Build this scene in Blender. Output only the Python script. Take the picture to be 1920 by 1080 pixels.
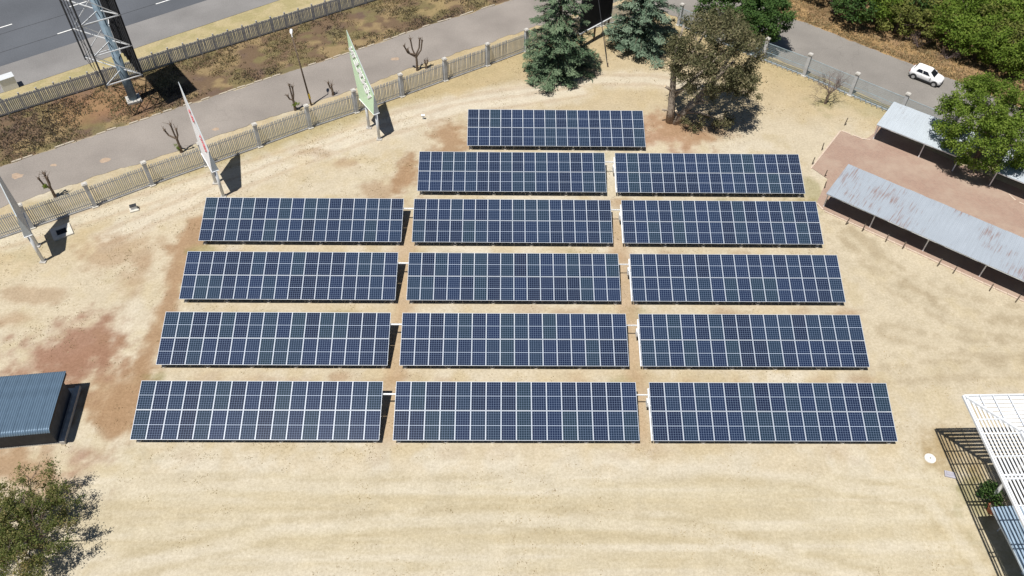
import bpy, bmesh, math, random
import numpy as np
from mathutils import Vector, Matrix
R = math.radians
rnd = random.Random(7)
rng = np.random.default_rng(11)
S = bpy.context.scene
for o in list(bpy.data.objects): bpy.data.objects.remove(o)
C = S.collection

# ------------------------------------------------------------------ camera, sky, sun, exposure
cam_d = bpy.data.cameras.new('camera'); cam = bpy.data.objects.new('camera', cam_d); C.objects.link(cam)
pitch, roll, yaw, H = R(48.371), R(1.2151), R(1.2423), 53.755
fw = Vector((math.sin(yaw)*math.cos(pitch), math.cos(yaw)*math.cos(pitch), -math.sin(pitch)))
rt = Vector((math.cos(yaw), -math.sin(yaw), 0)); up = rt.cross(fw)
r2 = rt*math.cos(roll) + up*math.sin(roll); u2 = -rt*math.sin(roll) + up*math.cos(roll)
M4 = Matrix((r2, u2, -fw)).transposed().to_4x4(); M4.translation = (0, 0, H)
cam.matrix_world = M4
cam_d.sensor_width = 36; cam_d.lens = 1527.77/1920*36; cam_d.clip_end = 4000; cam_d.clip_start = 0.5
S.camera = cam
SUN = Vector((0.24, 0.262, -1.0)).normalized()
W = bpy.data.worlds.new('World'); S.world = W; W.use_nodes = True
nt = W.node_tree; bg = nt.nodes['Background']
sky = nt.nodes.new('ShaderNodeTexSky'); sky.sky_type = 'NISHITA'; sky.sun_disc = False
sky.sun_elevation = math.asin(-SUN.z); sky.sun_rotation = math.atan2(-SUN.x, -SUN.y) % (2*math.pi)
sky.altitude = 1500; sky.air_density = 1.0; sky.dust_density = 1.0
nt.links.new(sky.outputs[0], bg.inputs[0]); bg.inputs[1].default_value = 0.05
sd = bpy.data.lights.new('sun', 'SUN'); sun = bpy.data.objects.new('sun', sd); C.objects.link(sun)
sd.energy = 5.0; sd.angle = R(0.53); sd.color = (1.0, 0.965, 0.90)
sun.rotation_euler = SUN.to_track_quat('-Z', 'Y').to_euler(); sun.location = (-20, -20, 90)
S.view_settings.view_transform = 'Standard'; S.view_settings.look = 'None'
S.view_settings.exposure = 0.2; S.view_settings.gamma = 1.0
S.render.resolution_x = 1024; S.render.resolution_y = 576

# ------------------------------------------------------------------ materials
MATS = {}
def mat(name, col, rough=0.8, metal=0.0, var=0.12, scale=3.0, bump=0.0, spec=0.3, col2=None, coords='Object', detail=4.0):
    if name in MATS: return MATS[name]
    m = bpy.data.materials.new(name); m.use_nodes = True; t = m.node_tree; n = t.nodes; b = n['Principled BSDF']
    b.inputs['Roughness'].default_value = rough; b.inputs['Metallic'].default_value = metal
    b.inputs['Specular IOR Level'].default_value = spec
    tc = n.new('ShaderNodeTexCoord'); ns = n.new('ShaderNodeTexNoise'); ns.inputs['Scale'].default_value = scale
    ns.inputs['Detail'].default_value = detail; ns.inputs['Roughness'].default_value = 0.65
    t.links.new(tc.outputs[coords], ns.inputs['Vector'])
    cr = n.new('ShaderNodeValToRGB'); e = cr.color_ramp.elements
    c2 = col2 if col2 else tuple(min(1, c*(1+var)) for c in col); c1 = col if col2 else tuple(c*(1-var) for c in col)
    e[0].position = 0.33; e[0].color = (*c1, 1); e[1].position = 0.67; e[1].color = (*c2, 1)
    t.links.new(ns.outputs[0], cr.inputs[0]); t.links.new(cr.outputs[0], b.inputs['Base Color'])
    if bump:
        bp = n.new('ShaderNodeBump'); bp.inputs['Strength'].default_value = bump; bp.inputs['Distance'].default_value = 0.03
        t.links.new(ns.outputs[0], bp.inputs['Height']); t.links.new(bp.outputs[0], b.inputs['Normal'])
    MATS[name] = m; return m

def leafmat(name, c1, c2, c3, trans=0.25):
    m = bpy.data.materials.new(name); m.use_nodes = True; t = m.node_tree; n = t.nodes; b = n['Principled BSDF']
    a = n.new('ShaderNodeAttribute'); a.attribute_name = 'tint'
    cr = n.new('ShaderNodeValToRGB'); e = cr.color_ramp.elements
    e[0].position = 0.0; e[0].color = (*c1, 1); e[1].position = 1.0; e[1].color = (*c3, 1)
    k = e.new(0.5); k.color = (*c2, 1)
    t.links.new(a.outputs['Fac'], cr.inputs[0]); t.links.new(cr.outputs[0], b.inputs['Base Color'])
    b.inputs['Roughness'].default_value = 0.7; b.inputs['Specular IOR Level'].default_value = 0.25
    tr = n.new('ShaderNodeBsdfTranslucent'); t.links.new(cr.outputs[0], tr.inputs['Color'])
    mx = n.new('ShaderNodeMixShader'); mx.inputs[0].default_value = trans
    t.links.new(b.outputs[0], mx.inputs[1]); t.links.new(tr.outputs[0], mx.inputs[2])
    t.links.new(mx.outputs[0], n['Material Output'].inputs['Surface'])
    MATS[name] = m; return m

def math_node(t, op, a, b=None, c=None):
    n = t.nodes.new('ShaderNodeMath'); n.operation = op
    for i, v in enumerate((a, b, c)):
        if v is None: continue
        if isinstance(v, (int, float)): n.inputs[i].default_value = v
        else: t.links.new(v, n.inputs[i])
    return n.outputs[0]

def cellmat():
    m = bpy.data.materials.new('solar_cells'); m.use_nodes = True; t = m.node_tree; n = t.nodes; b = n['Principled BSDF']
    tc = n.new('ShaderNodeTexCoord'); sp = n.new('ShaderNodeSeparateXYZ'); t.links.new(tc.outputs['Object'], sp.inputs[0])
    def edge(src, period, width, off):
        v = math_node(t, 'ADD', src, off); v = math_node(t, 'DIVIDE', v, period); v = math_node(t, 'FRACT', v)
        v = math_node(t, 'SUBTRACT', v, 0.5); v = math_node(t, 'ABSOLUTE', v)
        return math_node(t, 'GREATER_THAN', v, 0.5 - width/period/2)
    ex = edge(sp.outputs[0], 0.1795, 0.015, 0.5385)
    ay = math_node(t, 'ABSOLUTE', sp.outputs[1])
    ey = edge(ay, 0.1830, 0.017, -0.014)
    mid = math_node(t, 'LESS_THAN', ay, 0.016)
    g = math_node(t, 'MAXIMUM', ex, math_node(t, 'MULTIPLY', ey, 0.75))
    oi = n.new('ShaderNodeObjectInfo')
    cr = n.new('ShaderNodeValToRGB'); e = cr.color_ramp.elements
    e[0].position = 0; e[0].color = (0.006, 0.010, 0.028, 1); e[1].position = 1; e[1].color = (0.011, 0.026, 0.040, 1)
    k = e.new(0.5); k.color = (0.008, 0.017, 0.050, 1)
    t.links.new(oi.outputs['Random'], cr.inputs[0])
    # dust film: a fine, uneven veil of soil on the glass
    ns = n.new('ShaderNodeTexNoise'); ns.inputs['Scale'].default_value = 0.9; ns.inputs['Detail'].default_value = 6
    gm = n.new('ShaderNodeNewGeometry'); t.links.new(gm.outputs['Position'], ns.inputs['Vector'])
    mxa = n.new('ShaderNodeMix'); mxa.data_type = 'RGBA'
    t.links.new(math_node(t, 'MULTIPLY', math_node(t, 'SUBTRACT', ns.outputs[0], 0.3), 0.03), mxa.inputs[0])
    t.links.new(cr.outputs[0], mxa.inputs[6]); mxa.inputs[7].default_value = (0.30, 0.28, 0.25, 1)
    mx1 = n.new('ShaderNodeMix'); mx1.data_type = 'RGBA'; t.links.new(g, mx1.inputs[0])
    t.links.new(mxa.outputs[2], mx1.inputs[6]); mx1.inputs[7].default_value = (0.165, 0.22, 0.325, 1)
    mx2 = n.new('ShaderNodeMix'); mx2.data_type = 'RGBA'; t.links.new(mid, mx2.inputs[0])
    t.links.new(mx1.outputs[2], mx2.inputs[6]); mx2.inputs[7].default_value = (0.40, 0.46, 0.56, 1)
    t.links.new(mx2.outputs[2], b.inputs['Base Color'])
    b.inputs['Roughness'].default_value = 0.15; b.inputs['Specular IOR Level'].default_value = 0.4
    MATS['cells'] = m; return m

def streakmat(name, base, rust, freq=9.0, thr=0.62, metal=0.0, rough=0.5):
    """sheet metal with rust streaks running down the sheet (local y)"""
    m = bpy.data.materials.new(name); m.use_nodes = True; t = m.node_tree; n = t.nodes; b = n['Principled BSDF']
    gm = n.new('ShaderNodeNewGeometry'); vr = n.new('ShaderNodeVectorRotate'); vr.rotation_type = 'Z_AXIS'
    vr.inputs['Angle'].default_value = math.atan2(0.616, 0.788)
    t.links.new(gm.outputs['Position'], vr.inputs['Vector'])
    mp = n.new('ShaderNodeMapping'); mp.inputs['Scale'].default_value = (freq, 0.55, 1); t.links.new(vr.outputs[0], mp.inputs['Vector'])
    n1 = n.new('ShaderNodeTexNoise'); n1.inputs['Scale'].default_value = 0.9; n1.inputs['Detail'].default_value = 5; t.links.new(mp.outputs[0], n1.inputs['Vector'])
    n2 = n.new('ShaderNodeTexNoise'); n2.inputs['Scale'].default_value = 0.33; n2.inputs['Detail'].default_value = 4; t.links.new(vr.outputs[0], n2.inputs['Vector'])
    v = math_node(t, 'ADD', math_node(t, 'MULTIPLY', n1.outputs[0], 0.62), math_node(t, 'MULTIPLY', n2.outputs[0], 0.62))
    cr = n.new('ShaderNodeValToRGB'); e = cr.color_ramp.elements
    e[0].position = thr; e[0].color = (*base, 1); e[1].position = thr+0.12; e[1].color = (*rust, 1)
    k = e.new(max(0, thr-0.25)); k.color = (*[c*1.12 for c in base], 1)
    t.links.new(v, cr.inputs[0]); t.links.new(cr.outputs[0], b.inputs['Base Color'])
    b.inputs['Roughness'].default_value = rough; b.inputs['Metallic'].default_value = metal
    MATS[name] = m; return m

def roadmat(name, base, crack=0.5, patch=None, sc=1.0):
    m = bpy.data.materials.new(name); m.use_nodes = True; t = m.node_tree; n = t.nodes; b = n['Principled BSDF']
    gm = n.new('ShaderNodeNewGeometry')
    n1 = n.new('ShaderNodeTexNoise'); n1.inputs['Scale'].default_value = 0.18*sc; n1.inputs['Detail'].default_value = 6
    n2 = n.new('ShaderNodeTexNoise'); n2.inputs['Scale'].default_value = 9.0; n2.inputs['Detail'].default_value = 3
    vo = n.new('ShaderNodeTexVoronoi'); vo.feature = 'DISTANCE_TO_EDGE'; vo.inputs['Scale'].default_value = 0.16
    n3 = n.new('ShaderNodeTexNoise'); n3.inputs['Scale'].default_value = 0.5; n3.inputs['Detail'].default_value = 4
    ad = n.new('ShaderNodeVectorMath'); ad.operation = 'MULTIPLY_ADD'
    t.links.new(gm.outputs['Position'], n1.inputs['Vector']); t.links.new(gm.outputs['Position'], n2.inputs['Vector']); t.links.new(gm.outputs['Position'], n3.inputs['Vector'])
    t.links.new(n3.outputs['Color'], ad.inputs[0]); ad.inputs[1].default_value = (3, 3, 0); t.links.new(gm.outputs['Position'], ad.inputs[2])
    t.links.new(ad.outputs[0], vo.inputs['Vector'])
    cr = n.new('ShaderNodeValToRGB'); e = cr.color_ramp.elements
    e[0].position = 0.32; e[0].color = (*[c*0.86 for c in base], 1); e[1].position = 0.68; e[1].color = (*[c*1.12 for c in base], 1)
    t.links.new(n1.outputs[0], cr.inputs[0])
    mx = n.new('ShaderNodeMix'); mx.data_type = 'RGBA'; mx.blend_type = 'MULTIPLY'; mx.inputs[0].default_value = 0.45
    t.links.new(cr.outputs[0], mx.inputs[6]); t.links.new(n2.outputs['Fac'], mx.inputs[7])
    ck = math_node(t, 'MULTIPLY', math_node(t, 'LESS_THAN', vo.outputs['Distance'], 0.006), crack)
    mx2 = n.new('ShaderNodeMix'); mx2.data_type = 'RGBA'; t.links.new(ck, mx2.inputs[0]); t.links.new(mx.outputs[2], mx2.inputs[6])
    mx2.inputs[7].default_value = (*[c*0.45 for c in base], 1)
    t.links.new(mx2.outputs[2], b.inputs['Base Color']); b.inputs['Roughness'].default_value = 0.9; b.inputs['Specular IOR Level'].default_value = 0.2
    MATS[name] = m; return m

galv = mat('galvanised_steel', (0.62, 0.64, 0.66), 0.45, 0.15, 0.1, 4)
whitesteel = mat('white_painted_steel', (0.80, 0.81, 0.82), 0.45, 0, 0.05, 2)
alu = mat('anodised_aluminium', (0.52, 0.56, 0.62), 0.40, 0.1, 0.03, 2)
conc = mat('concrete', (0.42, 0.40, 0.37), 0.9, 0, 0.18, 2.5, 0.2)
concpale = mat('pale_concrete', (0.55, 0.52, 0.46), 0.9, 0, 0.15, 2.5, 0.2)
cells = cellmat()
bark = mat('bark', (0.14, 0.105, 0.08), 0.95, 0, 0.35, 6, 0.5)
barkgrey = mat('grey_bark', (0.30, 0.25, 0.20), 0.95, 0, 0.35, 5, 0.5)
cutwood = mat('sawn_wood', (0.58, 0.46, 0.32), 0.9, 0, 0.15, 8)
dark = mat('dark_steel', (0.035, 0.037, 0.042), 0.7, 0, 0.2, 3)
black = mat('black_sheet', (0.012, 0.013, 0.018), 0.8, 0, 0.2, 1)
bluepole = mat('weathered_blue_steel', (0.105, 0.155, 0.20), 0.6, 0.1, 0.2, 1.2, col2=(0.19, 0.25, 0.30))
fencegrey = mat('fence_concrete', (0.44, 0.455, 0.475), 0.8, 0, 0.15, 1.5)
fenceback = mat('weathered_fence_concrete', (0.36, 0.355, 0.355), 0.9, 0, 0.25, 1.3)
meshblue = mat('blue_grey_wire', (0.30, 0.38, 0.42), 0.6, 0.2, 0.15, 2)

# ------------------------------------------------------------------ mesh helpers
def mesh_np(name, verts, faces_flat, nper):
    me = bpy.data.meshes.new(name); nv = len(verts); nf = len(faces_flat)//nper
    me.vertices.add(nv); me.vertices.foreach_set('co', np.asarray(verts, np.float32).ravel())
    me.loops.add(nf*nper); me.loops.foreach_set('vertex_index', np.asarray(faces_flat, np.int32).ravel())
    me.polygons.add(nf); me.polygons.foreach_set('loop_start', np.arange(0, nf*nper, nper, dtype=np.int32))
    me.update(calc_edges=True); return me

class MB:
    def __init__(s): s.v = []; s.f = []; s.mi = []
    def add(s, vs, fs, mi=0):
        o = len(s.v); s.v += [tuple(p) for p in vs]; s.f += [tuple(i+o for i in f) for f in fs]; s.mi += [mi]*len(fs); return s
    def box(s, c, d, rot=None, mi=0):
        x, y, z = d[0]/2, d[1]/2, d[2]/2
        vs = [Vector(p) for p in ((-x,-y,-z),(x,-y,-z),(x,y,-z),(-x,y,-z),(-x,-y,z),(x,-y,z),(x,y,z),(-x,y,z))]
        if rot is not None: vs = [rot @ p for p in vs]
        c = Vector(c)
        return s.add([p+c for p in vs], [(3,2,1,0),(4,5,6,7),(0,1,5,4),(1,2,6,5),(2,3,7,6),(3,0,4,7)], mi)
    def bar(s, a, b, w, h=None, mi=0, roll=0):
        a = Vector(a); b = Vector(b); d = b-a; q = d.to_track_quat('X', 'Z').to_matrix()
        return s.box((a+b)/2, (d.length, w, h or w), q, mi)
    def tube(s, pts, rads, n=8, cap=True, mi=0):
        pts = [Vector(p) for p in pts]; rings = []
        for i, p in enumerate(pts):
            d = (pts[min(i+1, len(pts)-1)] - pts[max(i-1, 0)])
            q = d.to_track_quat('Z', 'Y').to_matrix()
            rings.append([p + q @ Vector((rads[i]*math.cos(k*2*math.pi/n), rads[i]*math.sin(k*2*math.pi/n), 0)) for k in range(n)])
        vs = [v for r in rings for v in r]; fs = []
        for i in range(len(pts)-1):
            for k in range(n):
                a = i*n+k; b = i*n+(k+1) % n; fs.append((a, b, b+n, a+n))
        if cap: fs.append(tuple(range(n-1, -1, -1))); fs.append(tuple((len(pts)-1)*n+k for k in range(n)))
        return s.add(vs, fs, mi)
    def prism(s, poly, z0, z1, mi=0):
        n = len(poly); vs = [(x, y, z0) for x, y in poly] + [(x, y, z1) for x, y in poly]
        fs = [tuple(range(n-1, -1, -1)), tuple(range(n, 2*n))] + [(i, (i+1) % n, n+(i+1) % n, n+i) for i in range(n)]
        return s.add(vs, fs, mi)
    def mesh(s, name, smooth=False):
        me = bpy.data.meshes.new(name); me.from_pydata(s.v, [], s.f); me.polygons.foreach_set('material_index', s.mi)
        if smooth: me.polygons.foreach_set('use_smooth', [True]*len(s.f))
        me.update(); return me

def setmat(me, *ms):
    for m in ms: me.materials.append(m)
    return me
def empty(name, loc=(0,0,0), rz=0.0):
    o = bpy.data.objects.new(name, None); C.objects.link(o); o.location = loc; o.rotation_euler = (0, 0, rz); o.empty_display_size = 0.3; return o
def tag(o, label=None, cat=None, group=None, kind=None):
    if label: o['label'] = label
    if cat: o['category'] = cat
    if group: o['group'] = group
    if kind: o['kind'] = kind
    return o
def thing(name, label, cat, loc=(0,0,0), rz=0.0, group=None): return tag(empty(name, loc, rz), label, cat, group)
def obj(name, me, m=None, parent=None, loc=(0,0,0), rot=(0,0,0)):
    if m is not None and not me.materials: me.materials.append(m)
    o = bpy.data.objects.new(name, me); C.objects.link(o); o.parent = parent; o.location = loc; o.rotation_euler = rot; return o
def part(name, mb, m, parent, loc=(0,0,0), rot=(0,0,0), smooth=False): return obj(name, mb.mesh(name, smooth), m, parent, loc, rot)

# ------------------------------------------------------------------ numpy noise
_tab = np.random.default_rng(5).random((256, 256))
def vn(x, y):
    xi = np.floor(x).astype(int); yi = np.floor(y).astype(int); fx = x-xi; fy = y-yi
    fx = fx*fx*(3-2*fx); fy = fy*fy*(3-2*fy)
    a = _tab[xi & 255, yi & 255]; b = _tab[(xi+1) & 255, yi & 255]; c = _tab[xi & 255, (yi+1) & 255]; d = _tab[(xi+1) & 255, (yi+1) & 255]
    return (a*(1-fx)+b*fx)*(1-fy) + (c*(1-fx)+d*fx)*fy
def fbm(x, y, f=1.0, o=4, seed=0):
    s = 0; a = 0.5; t = 0
    for i in range(o):
        s = s + a*vn(x*f+seed*17.3+i*31.7, y*f+seed*9.1+i*12.9); t += a; a *= 0.55; f *= 2.03
    return s/t
def sm(a, b, v): t = np.clip((v-a)/(b-a), 0, 1); return t*t*(3-2*t)
def seg_dist(x, y, pts):
    d = np.full(x.shape, 1e9)
    for (ax, ay), (bx, by) in zip(pts[:-1], pts[1:]):
        dx, dy = bx-ax, by-ay; t = np.clip(((x-ax)*dx+(y-ay)*dy)/(dx*dx+dy*dy), 0, 1)
        d = np.minimum(d, np.hypot(x-ax-t*dx, y-ay-t*dy))
    return d

# ------------------------------------------------------------------ layout (metres; x along the panel rows, y away)
KERB = [(-75, 47.5), (-50.2, 63.6), (-45.1, 67.2), (-39.7, 70.6), (-35.6, 73.4), (-27.9, 78.4), (-17.9, 84.8), (-8.9, 91.0), (1.0, 97.1), (25, 112)]
RLOW = [(-75, 40.5), (-47.9, 57.6), (-41.5, 61.5), (-36.6, 64.4), (-32.3, 67.1), (-26.3, 71.2), (-17.0, 77.1), (-9.2, 82.6), (1.3, 89.1), (25, 103.5)]
FENCE = [(-53.4, 48.9), (-48.6, 52.0), (-43.7, 55.0), (-38.85, 57.95), (-34.3, 61.1), (-29.7, 64.1), (-24.95, 67.2), (-20.25, 70.4), (-15.7, 73.2), (-11.0, 76.2), (-6.35, 79.3), (-1.6, 82.4), (2.9, 85.5), (7.6, 88.4), (12.4, 91.3), (17.2, 93.6)]
FENCER = [(22.0, 91.6), (26.5, 87.8), (30.9, 84.1), (35.05, 80.9), (39.35, 77.15), (43.7, 73.4), (47.8, 69.8), (52.1, 66.1), (56.4, 62.4), (60.7, 58.7)]
HFENCE0, HFENCE1 = Vector((-63.2, 65.4, 0)), Vector((-4.5, 104.6, 0))

# ------------------------------------------------------------------ ground
def build_ground():
    xs = np.concatenate([[-900, -400, -200, -120, -90, -75], np.arange(-68, 80.01, 0.25), [85, 95, 120, 200, 400, 900]])
    ys = np.concatenate([[-600, -200, -60, -20, 0, 8], np.arange(12, 106.01, 0.25), [112, 125, 160, 300, 700, 1500]])
    X, Y = np.meshgrid(xs, ys); nx, ny = len(xs), len(ys)
    big = fbm(X, Y, 0.06, 4, 1); med = fbm(X, Y, 0.28, 4, 2); fine = fbm(X, Y, 1.4, 3, 3); mot = fbm(X, Y, 0.7, 4, 4)
    col = np.zeros(X.shape+(3,)); A = np.array
    sand = A([0.470, 0.412, 0.312]); pale = A([0.53, 0.484, 0.400]); straw = A([0.405, 0.340, 0.220]); soil = A([0.305, 0.200, 0.120])
    red = A([0.265, 0.150, 0.105]); olive = A([0.215, 0.205, 0.085]); gold = A([0.40, 0.318, 0.190]); purple = A([0.12, 0.085, 0.075]); litter = A([0.25, 0.155, 0.08])
    def mixin(c, m): nonlocal col; col = col*(1-m[..., None]) + c*m[..., None]
    col[:] = sand
    mixin(pale, 0.85*sm(0.48, 0.66, big*0.6+med*0.4)); mixin(straw, 0.5*sm(0.50, 0.68, mot*0.6+med*0.4))
    # near yard: straw-coloured, mown in bands along the rows
    yard = sm(33, 29, Y)*sm(-34, -28, X)
    band = fbm(X*0.12, Y*1.1, 1.0, 4, 9)
    mixin(A([0.468, 0.416, 0.306]), 0.75*yard); mixin(pale, yard*0.4*sm(0.50, 0.68, band)); mixin(straw, yard*0.30*sm(0.50, 0.30, band)*sm(0.35, 0.6, mot))
    for pl, w, k in (([(-27.5, 28.5), (-16.9, 28.8), (2.5, 29.4), (18, 29), (29.4, 28.6)], 0.55, 0.35), ([(-26.9, 26.5), (-12.7, 26.9), (2.4, 27.2), (21.5, 26.5)], 0.7, 0.3), ([(-25, 24.5), (-5, 24.0), (17, 24.9)], 0.6, 0.25)):
        mixin(straw, k*sm(w*1.6, 0.2, seg_dist(X, Y, pl)+(mot-0.5)*1.6))
    strk = fbm(X*0.045, Y*2.2+0.12*X*0.0, 1.0, 3, 41); mixin(pale, yard*0.45*sm(0.52, 0.70, strk)); mixin(straw, yard*0.32*sm(0.46, 0.28, strk)); grn = fbm(X*0.25, Y*3.5, 1.0, 2, 44); mixin(straw, yard*0.28*sm(0.55, 0.75, grn))
    for pl in ([(-26, 30.2), (-10, 29.7), (6, 30.4), (20, 29.6), (31, 27.5), (33, 22)], [(-27, 22), (-15, 25.2), (0, 26.2), (14, 25.0), (27, 21)]):
        d = seg_dist(X, Y, pl); mixin(straw*0.92, 0.4*sm(0.30, 0.05, np.abs(d-0.75)+(fine-0.5)*0.5+(mot-0.5)*0.4)); mixin(pale, 0.35*sm(0.6, 0.1, d))
    mixin(pale, 0.6*sm(1.6, 0.3, np.abs(Y-30.3)+(med-0.5)*2)*sm(-28, -24, X)*sm(33, 29, X))
    # golden grass along the fences
    df = np.minimum(seg_dist(X, Y, FENCE), seg_dist(X, Y, FENCER))
    mixin(gold, 0.75*sm(7.5, 1.5, df+(med-0.5)*7)); mixin(olive, 0.35*sm(4.5, 0.5, df+(mot-0.5)*6))
    # far end behind the rows is tanner
    mixin(gold, 0.6*sm(69, 76, Y+(med-0.5)*6)*sm(-18, -6, X)*sm(42, 34, X))
    # pale vehicle tracks
    for pl in ([(-46, 53), (-41.0, 55.5), (-33.2, 59.7), (-24.8, 64.2), (-17.8, 68.1), (-10.4, 72.8), (-2.4, 75.9), (3.6, 77.5), (9.8, 79.7), (17.1, 79.8), (24, 78)], [(-36.4, 53.8), (-28.1, 60.1), (-20.6, 65.1), (-13.5, 69.5), (-4.7, 73.9), (2, 75.6), (9, 77.5)]):
        d = seg_dist(X, Y, pl); mixin(pale, 0.75*sm(2.6, 0.4, d+(mot-0.5)*2)); mixin(soil, 0.30*sm(0.45, 0.1, np.abs(d-0.9)+(mot-0.5)*0.8))
    # scuffed brown tracks at the carport side
    for pl in ([(31.9, 55.8), (33.7, 52.6), (35.2, 48.0), (38.7, 44.3), (44.6, 42.9), (60, 40)], [(32.8, 54.7), (35.1, 50.6), (38.0, 47.7), (42.4, 45.6), (47, 44.5)], [(30.5, 38.4), (32.7, 38.7), (36.8, 39.2), (40.3, 39.0), (50, 39.3)], [(33, 43), (38, 41.5), (46, 41)]):
        d = seg_dist(X+(med-0.5)*1.2, Y, pl); mixin(A([0.335, 0.275, 0.19]), 0.45*sm(0.42, 0.08, np.abs(d-0.8)+(fine-0.5)*0.9+(mot-0.5)*0.9)); mixin(A([0.36, 0.30, 0.20]), 0.18*sm(2.4, 0.6, d+(fine-0.5)*3+(mot-0.5)*3))
    # bare red soil
    def blob(cx, cy, rx, ry, c, k, rough=1.0, ang=0):
        ca, sa = math.cos(ang), math.sin(ang); dx, dy = X-cx, Y-cy
        d = np.hypot((dx*ca+dy*sa)/rx, (-dx*sa+dy*ca)/ry) + (med-0.5)*1.5*rough + (mot-0.5)*1.2*rough + (fine-0.5)*1.1*rough
        mixin(c, k*sm(1.30, 0.30, d))
    for b in ((-34.7, 41.0, 5.2, 3.4, red, 0.92), (-31.5, 37.6, 3.6, 4.2, soil, 0.9), (-33, 39, 3, 2.5, red, 0.8), (-34.8, 29.9, 4.2, 2.2, soil, 0.85), (-31.2, 30.6, 2.6, 1.8, red, 0.7), (-29.6, 34.2, 1.5, 4.0, soil, 0.75),
              (-5.2, 69.3, 2.6, 2.6, soil, 0.9), (-9.4, 62.6, 1.5, 3.6, soil, 0.95), (-11.2, 61.0, 2.6, 1.6, soil, 0.6), (17.6, 69.5, 4.2, 3.2, A([0.33, 0.20, 0.13]), 0.85), (20.5, 70.5, 4, 2.5, soil, 0.7),
              (-34.9, 52.1, 3.6, 2.4, soil, 0.55), (-32.3, 48.2, 1.4, 2.2, soil, 0.5), (-40.2, 46.6, 2.6, 1.2, soil, 0.5), (-41, 44, 2.2, 0.9, soil, 0.55), (-15.2, 64.7, 1.4, 0.9, soil, 0.55), (31.2, 60.6, 1.2, 2.6, olive, 0.5), (29.6, 59.3, 1.8, 0.7, olive, 0.6), (36.3, 75.7, 2.4, 2.2, olive, 0.55), (34.6, 31.2, 2.8, 2.6, A([0.30, 0.215, 0.10]), 0.7), (34.4, 27.6, 1.6, 2.4, olive, 0.6), (-19, 66.5, 2.0, 0.7, soil, 0.4)):
        blob(*b)
    d = seg_dist(X, Y, [(-28.2, 55.6), (-28.6, 52.1), (-28.5, 46.3), (-28.7, 41.7), (-28.5, 38.4), (-28.9, 33.5)])
    mixin(soil, 0.9*sm(1.7, 0.4, d+(med-0.5)*2.2+(mot-0.5)*1.4+(fine-0.5)*1.3))
    # wash-out below the front legs of each table and between the rows
    for r, yr in enumerate((66.79, 59.74, 52.76, 45.73, 38.81, 31.93)):
        for cx in ((-3.5,) if r == 0 else (-8.1, 11.4) if r == 1 else (-27.5, -8.05, 11.45)):
            for i in range(6):
                px = cx+0.4+3.53*i; kk = rnd.random()
                if kk > 0.35: blob(px+rnd.uniform(-0.5, 0.5), yr-0.6-rnd.random()*0.5, rnd.uniform(0.8, 1.7), rnd.uniform(0.45, 0.9), soil if kk > 0.5 else olive, (0.25+0.4*rnd.random())*(0.35 if r == 5 else 1), 0.8)
        inrow = sm(1.6, 0.8, np.abs(Y-(yr-1.1)))*sm(-30, -28, X)*sm(32, 30, X)
        mixin(gold, 0.30*inrow*sm(0.4, 0.62, mot))
    for gx in (-8.5, 10.95):
        mixin(A([0.36, 0.245, 0.145]), 0.6*sm(1.5, 0.3, np.abs(X-gx)+(mot-0.5)*1.2)*sm(31, 33, Y)*sm(58, 56, Y))
    # verge between kerb and highway fence: rough brown, burnt and weedy
    kx = np.array([p[0] for p in KERB]); ky = np.array([p[1] for p in KERB]); ky2 = np.interp(X, kx, ky)
    hy = HFENCE0.y + (X-HFENCE0.x)*(HFENCE1.y-HFENCE0.y)/(HFENCE1.x-HFENCE0.x)
    verge = sm(-0.2, 0.3, Y-ky2)*sm(30, 20, X)*sm(12, 11, Y-ky2)
    mixin(A([0.150, 0.105, 0.070]), verge); mixin(purple, verge*0.6*sm(0.52, 0.66, mot*0.5+med*0.5)); mixin(olive*0.9, verge*0.45*sm(0.50, 0.64, fbm(X, Y, 0.5, 4, 7)))
    mixin(A([0.31, 0.235, 0.125]), verge*0.65*sm(0.52, 0.66, fbm(X, Y, 0.45, 4, 8)))
    mixin(A([0.27, 0.155, 0.09]), 0.7*sm(5.5, 1.5, np.hypot((X+43)/1.5, (Y-74.6))+(med-0.5)*4)*verge)
    hv = sm(-0.1, 0.2, Y-hy)*sm(30, 10, X); mixin(A([0.38, 0.32, 0.18]), hv*0.9); mixin(olive, hv*0.35*sm(0.45, 0.6, mot))
    # verge on the far side of the right-hand road: leaf litter
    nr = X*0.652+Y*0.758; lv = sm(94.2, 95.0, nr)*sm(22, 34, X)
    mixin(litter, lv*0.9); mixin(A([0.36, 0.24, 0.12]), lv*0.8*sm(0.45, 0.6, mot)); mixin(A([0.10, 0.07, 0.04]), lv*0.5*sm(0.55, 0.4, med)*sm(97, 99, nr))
    col *= (0.92+0.16*fine)[..., None]*(0.96+0.08*mot)[..., None]
    Z = -0.03*fbm(X, Y, 0.5, 3, 12)
    idx = np.arange(nx*ny).reshape(ny, nx)
    F = np.stack([idx[:-1, :-1], idx[:-1, 1:], idx[1:, 1:], idx[1:, :-1]], -1).reshape(-1)
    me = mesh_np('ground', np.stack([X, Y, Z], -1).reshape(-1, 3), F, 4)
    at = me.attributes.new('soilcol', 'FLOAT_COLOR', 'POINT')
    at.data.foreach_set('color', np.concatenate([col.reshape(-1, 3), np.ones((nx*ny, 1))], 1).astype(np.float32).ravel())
    me.polygons.foreach_set('use_smooth', np.ones(len(me.polygons), bool))
    m = bpy.data.materials.new('dry_ground'); m.use_nodes = True; t = m.node_tree; n = t.nodes; b = n['Principled BSDF']
    a = n.new('ShaderNodeAttribute'); a.attribute_name = 'soilcol'; gm = n.new('ShaderNodeNewGeometry')
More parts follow.
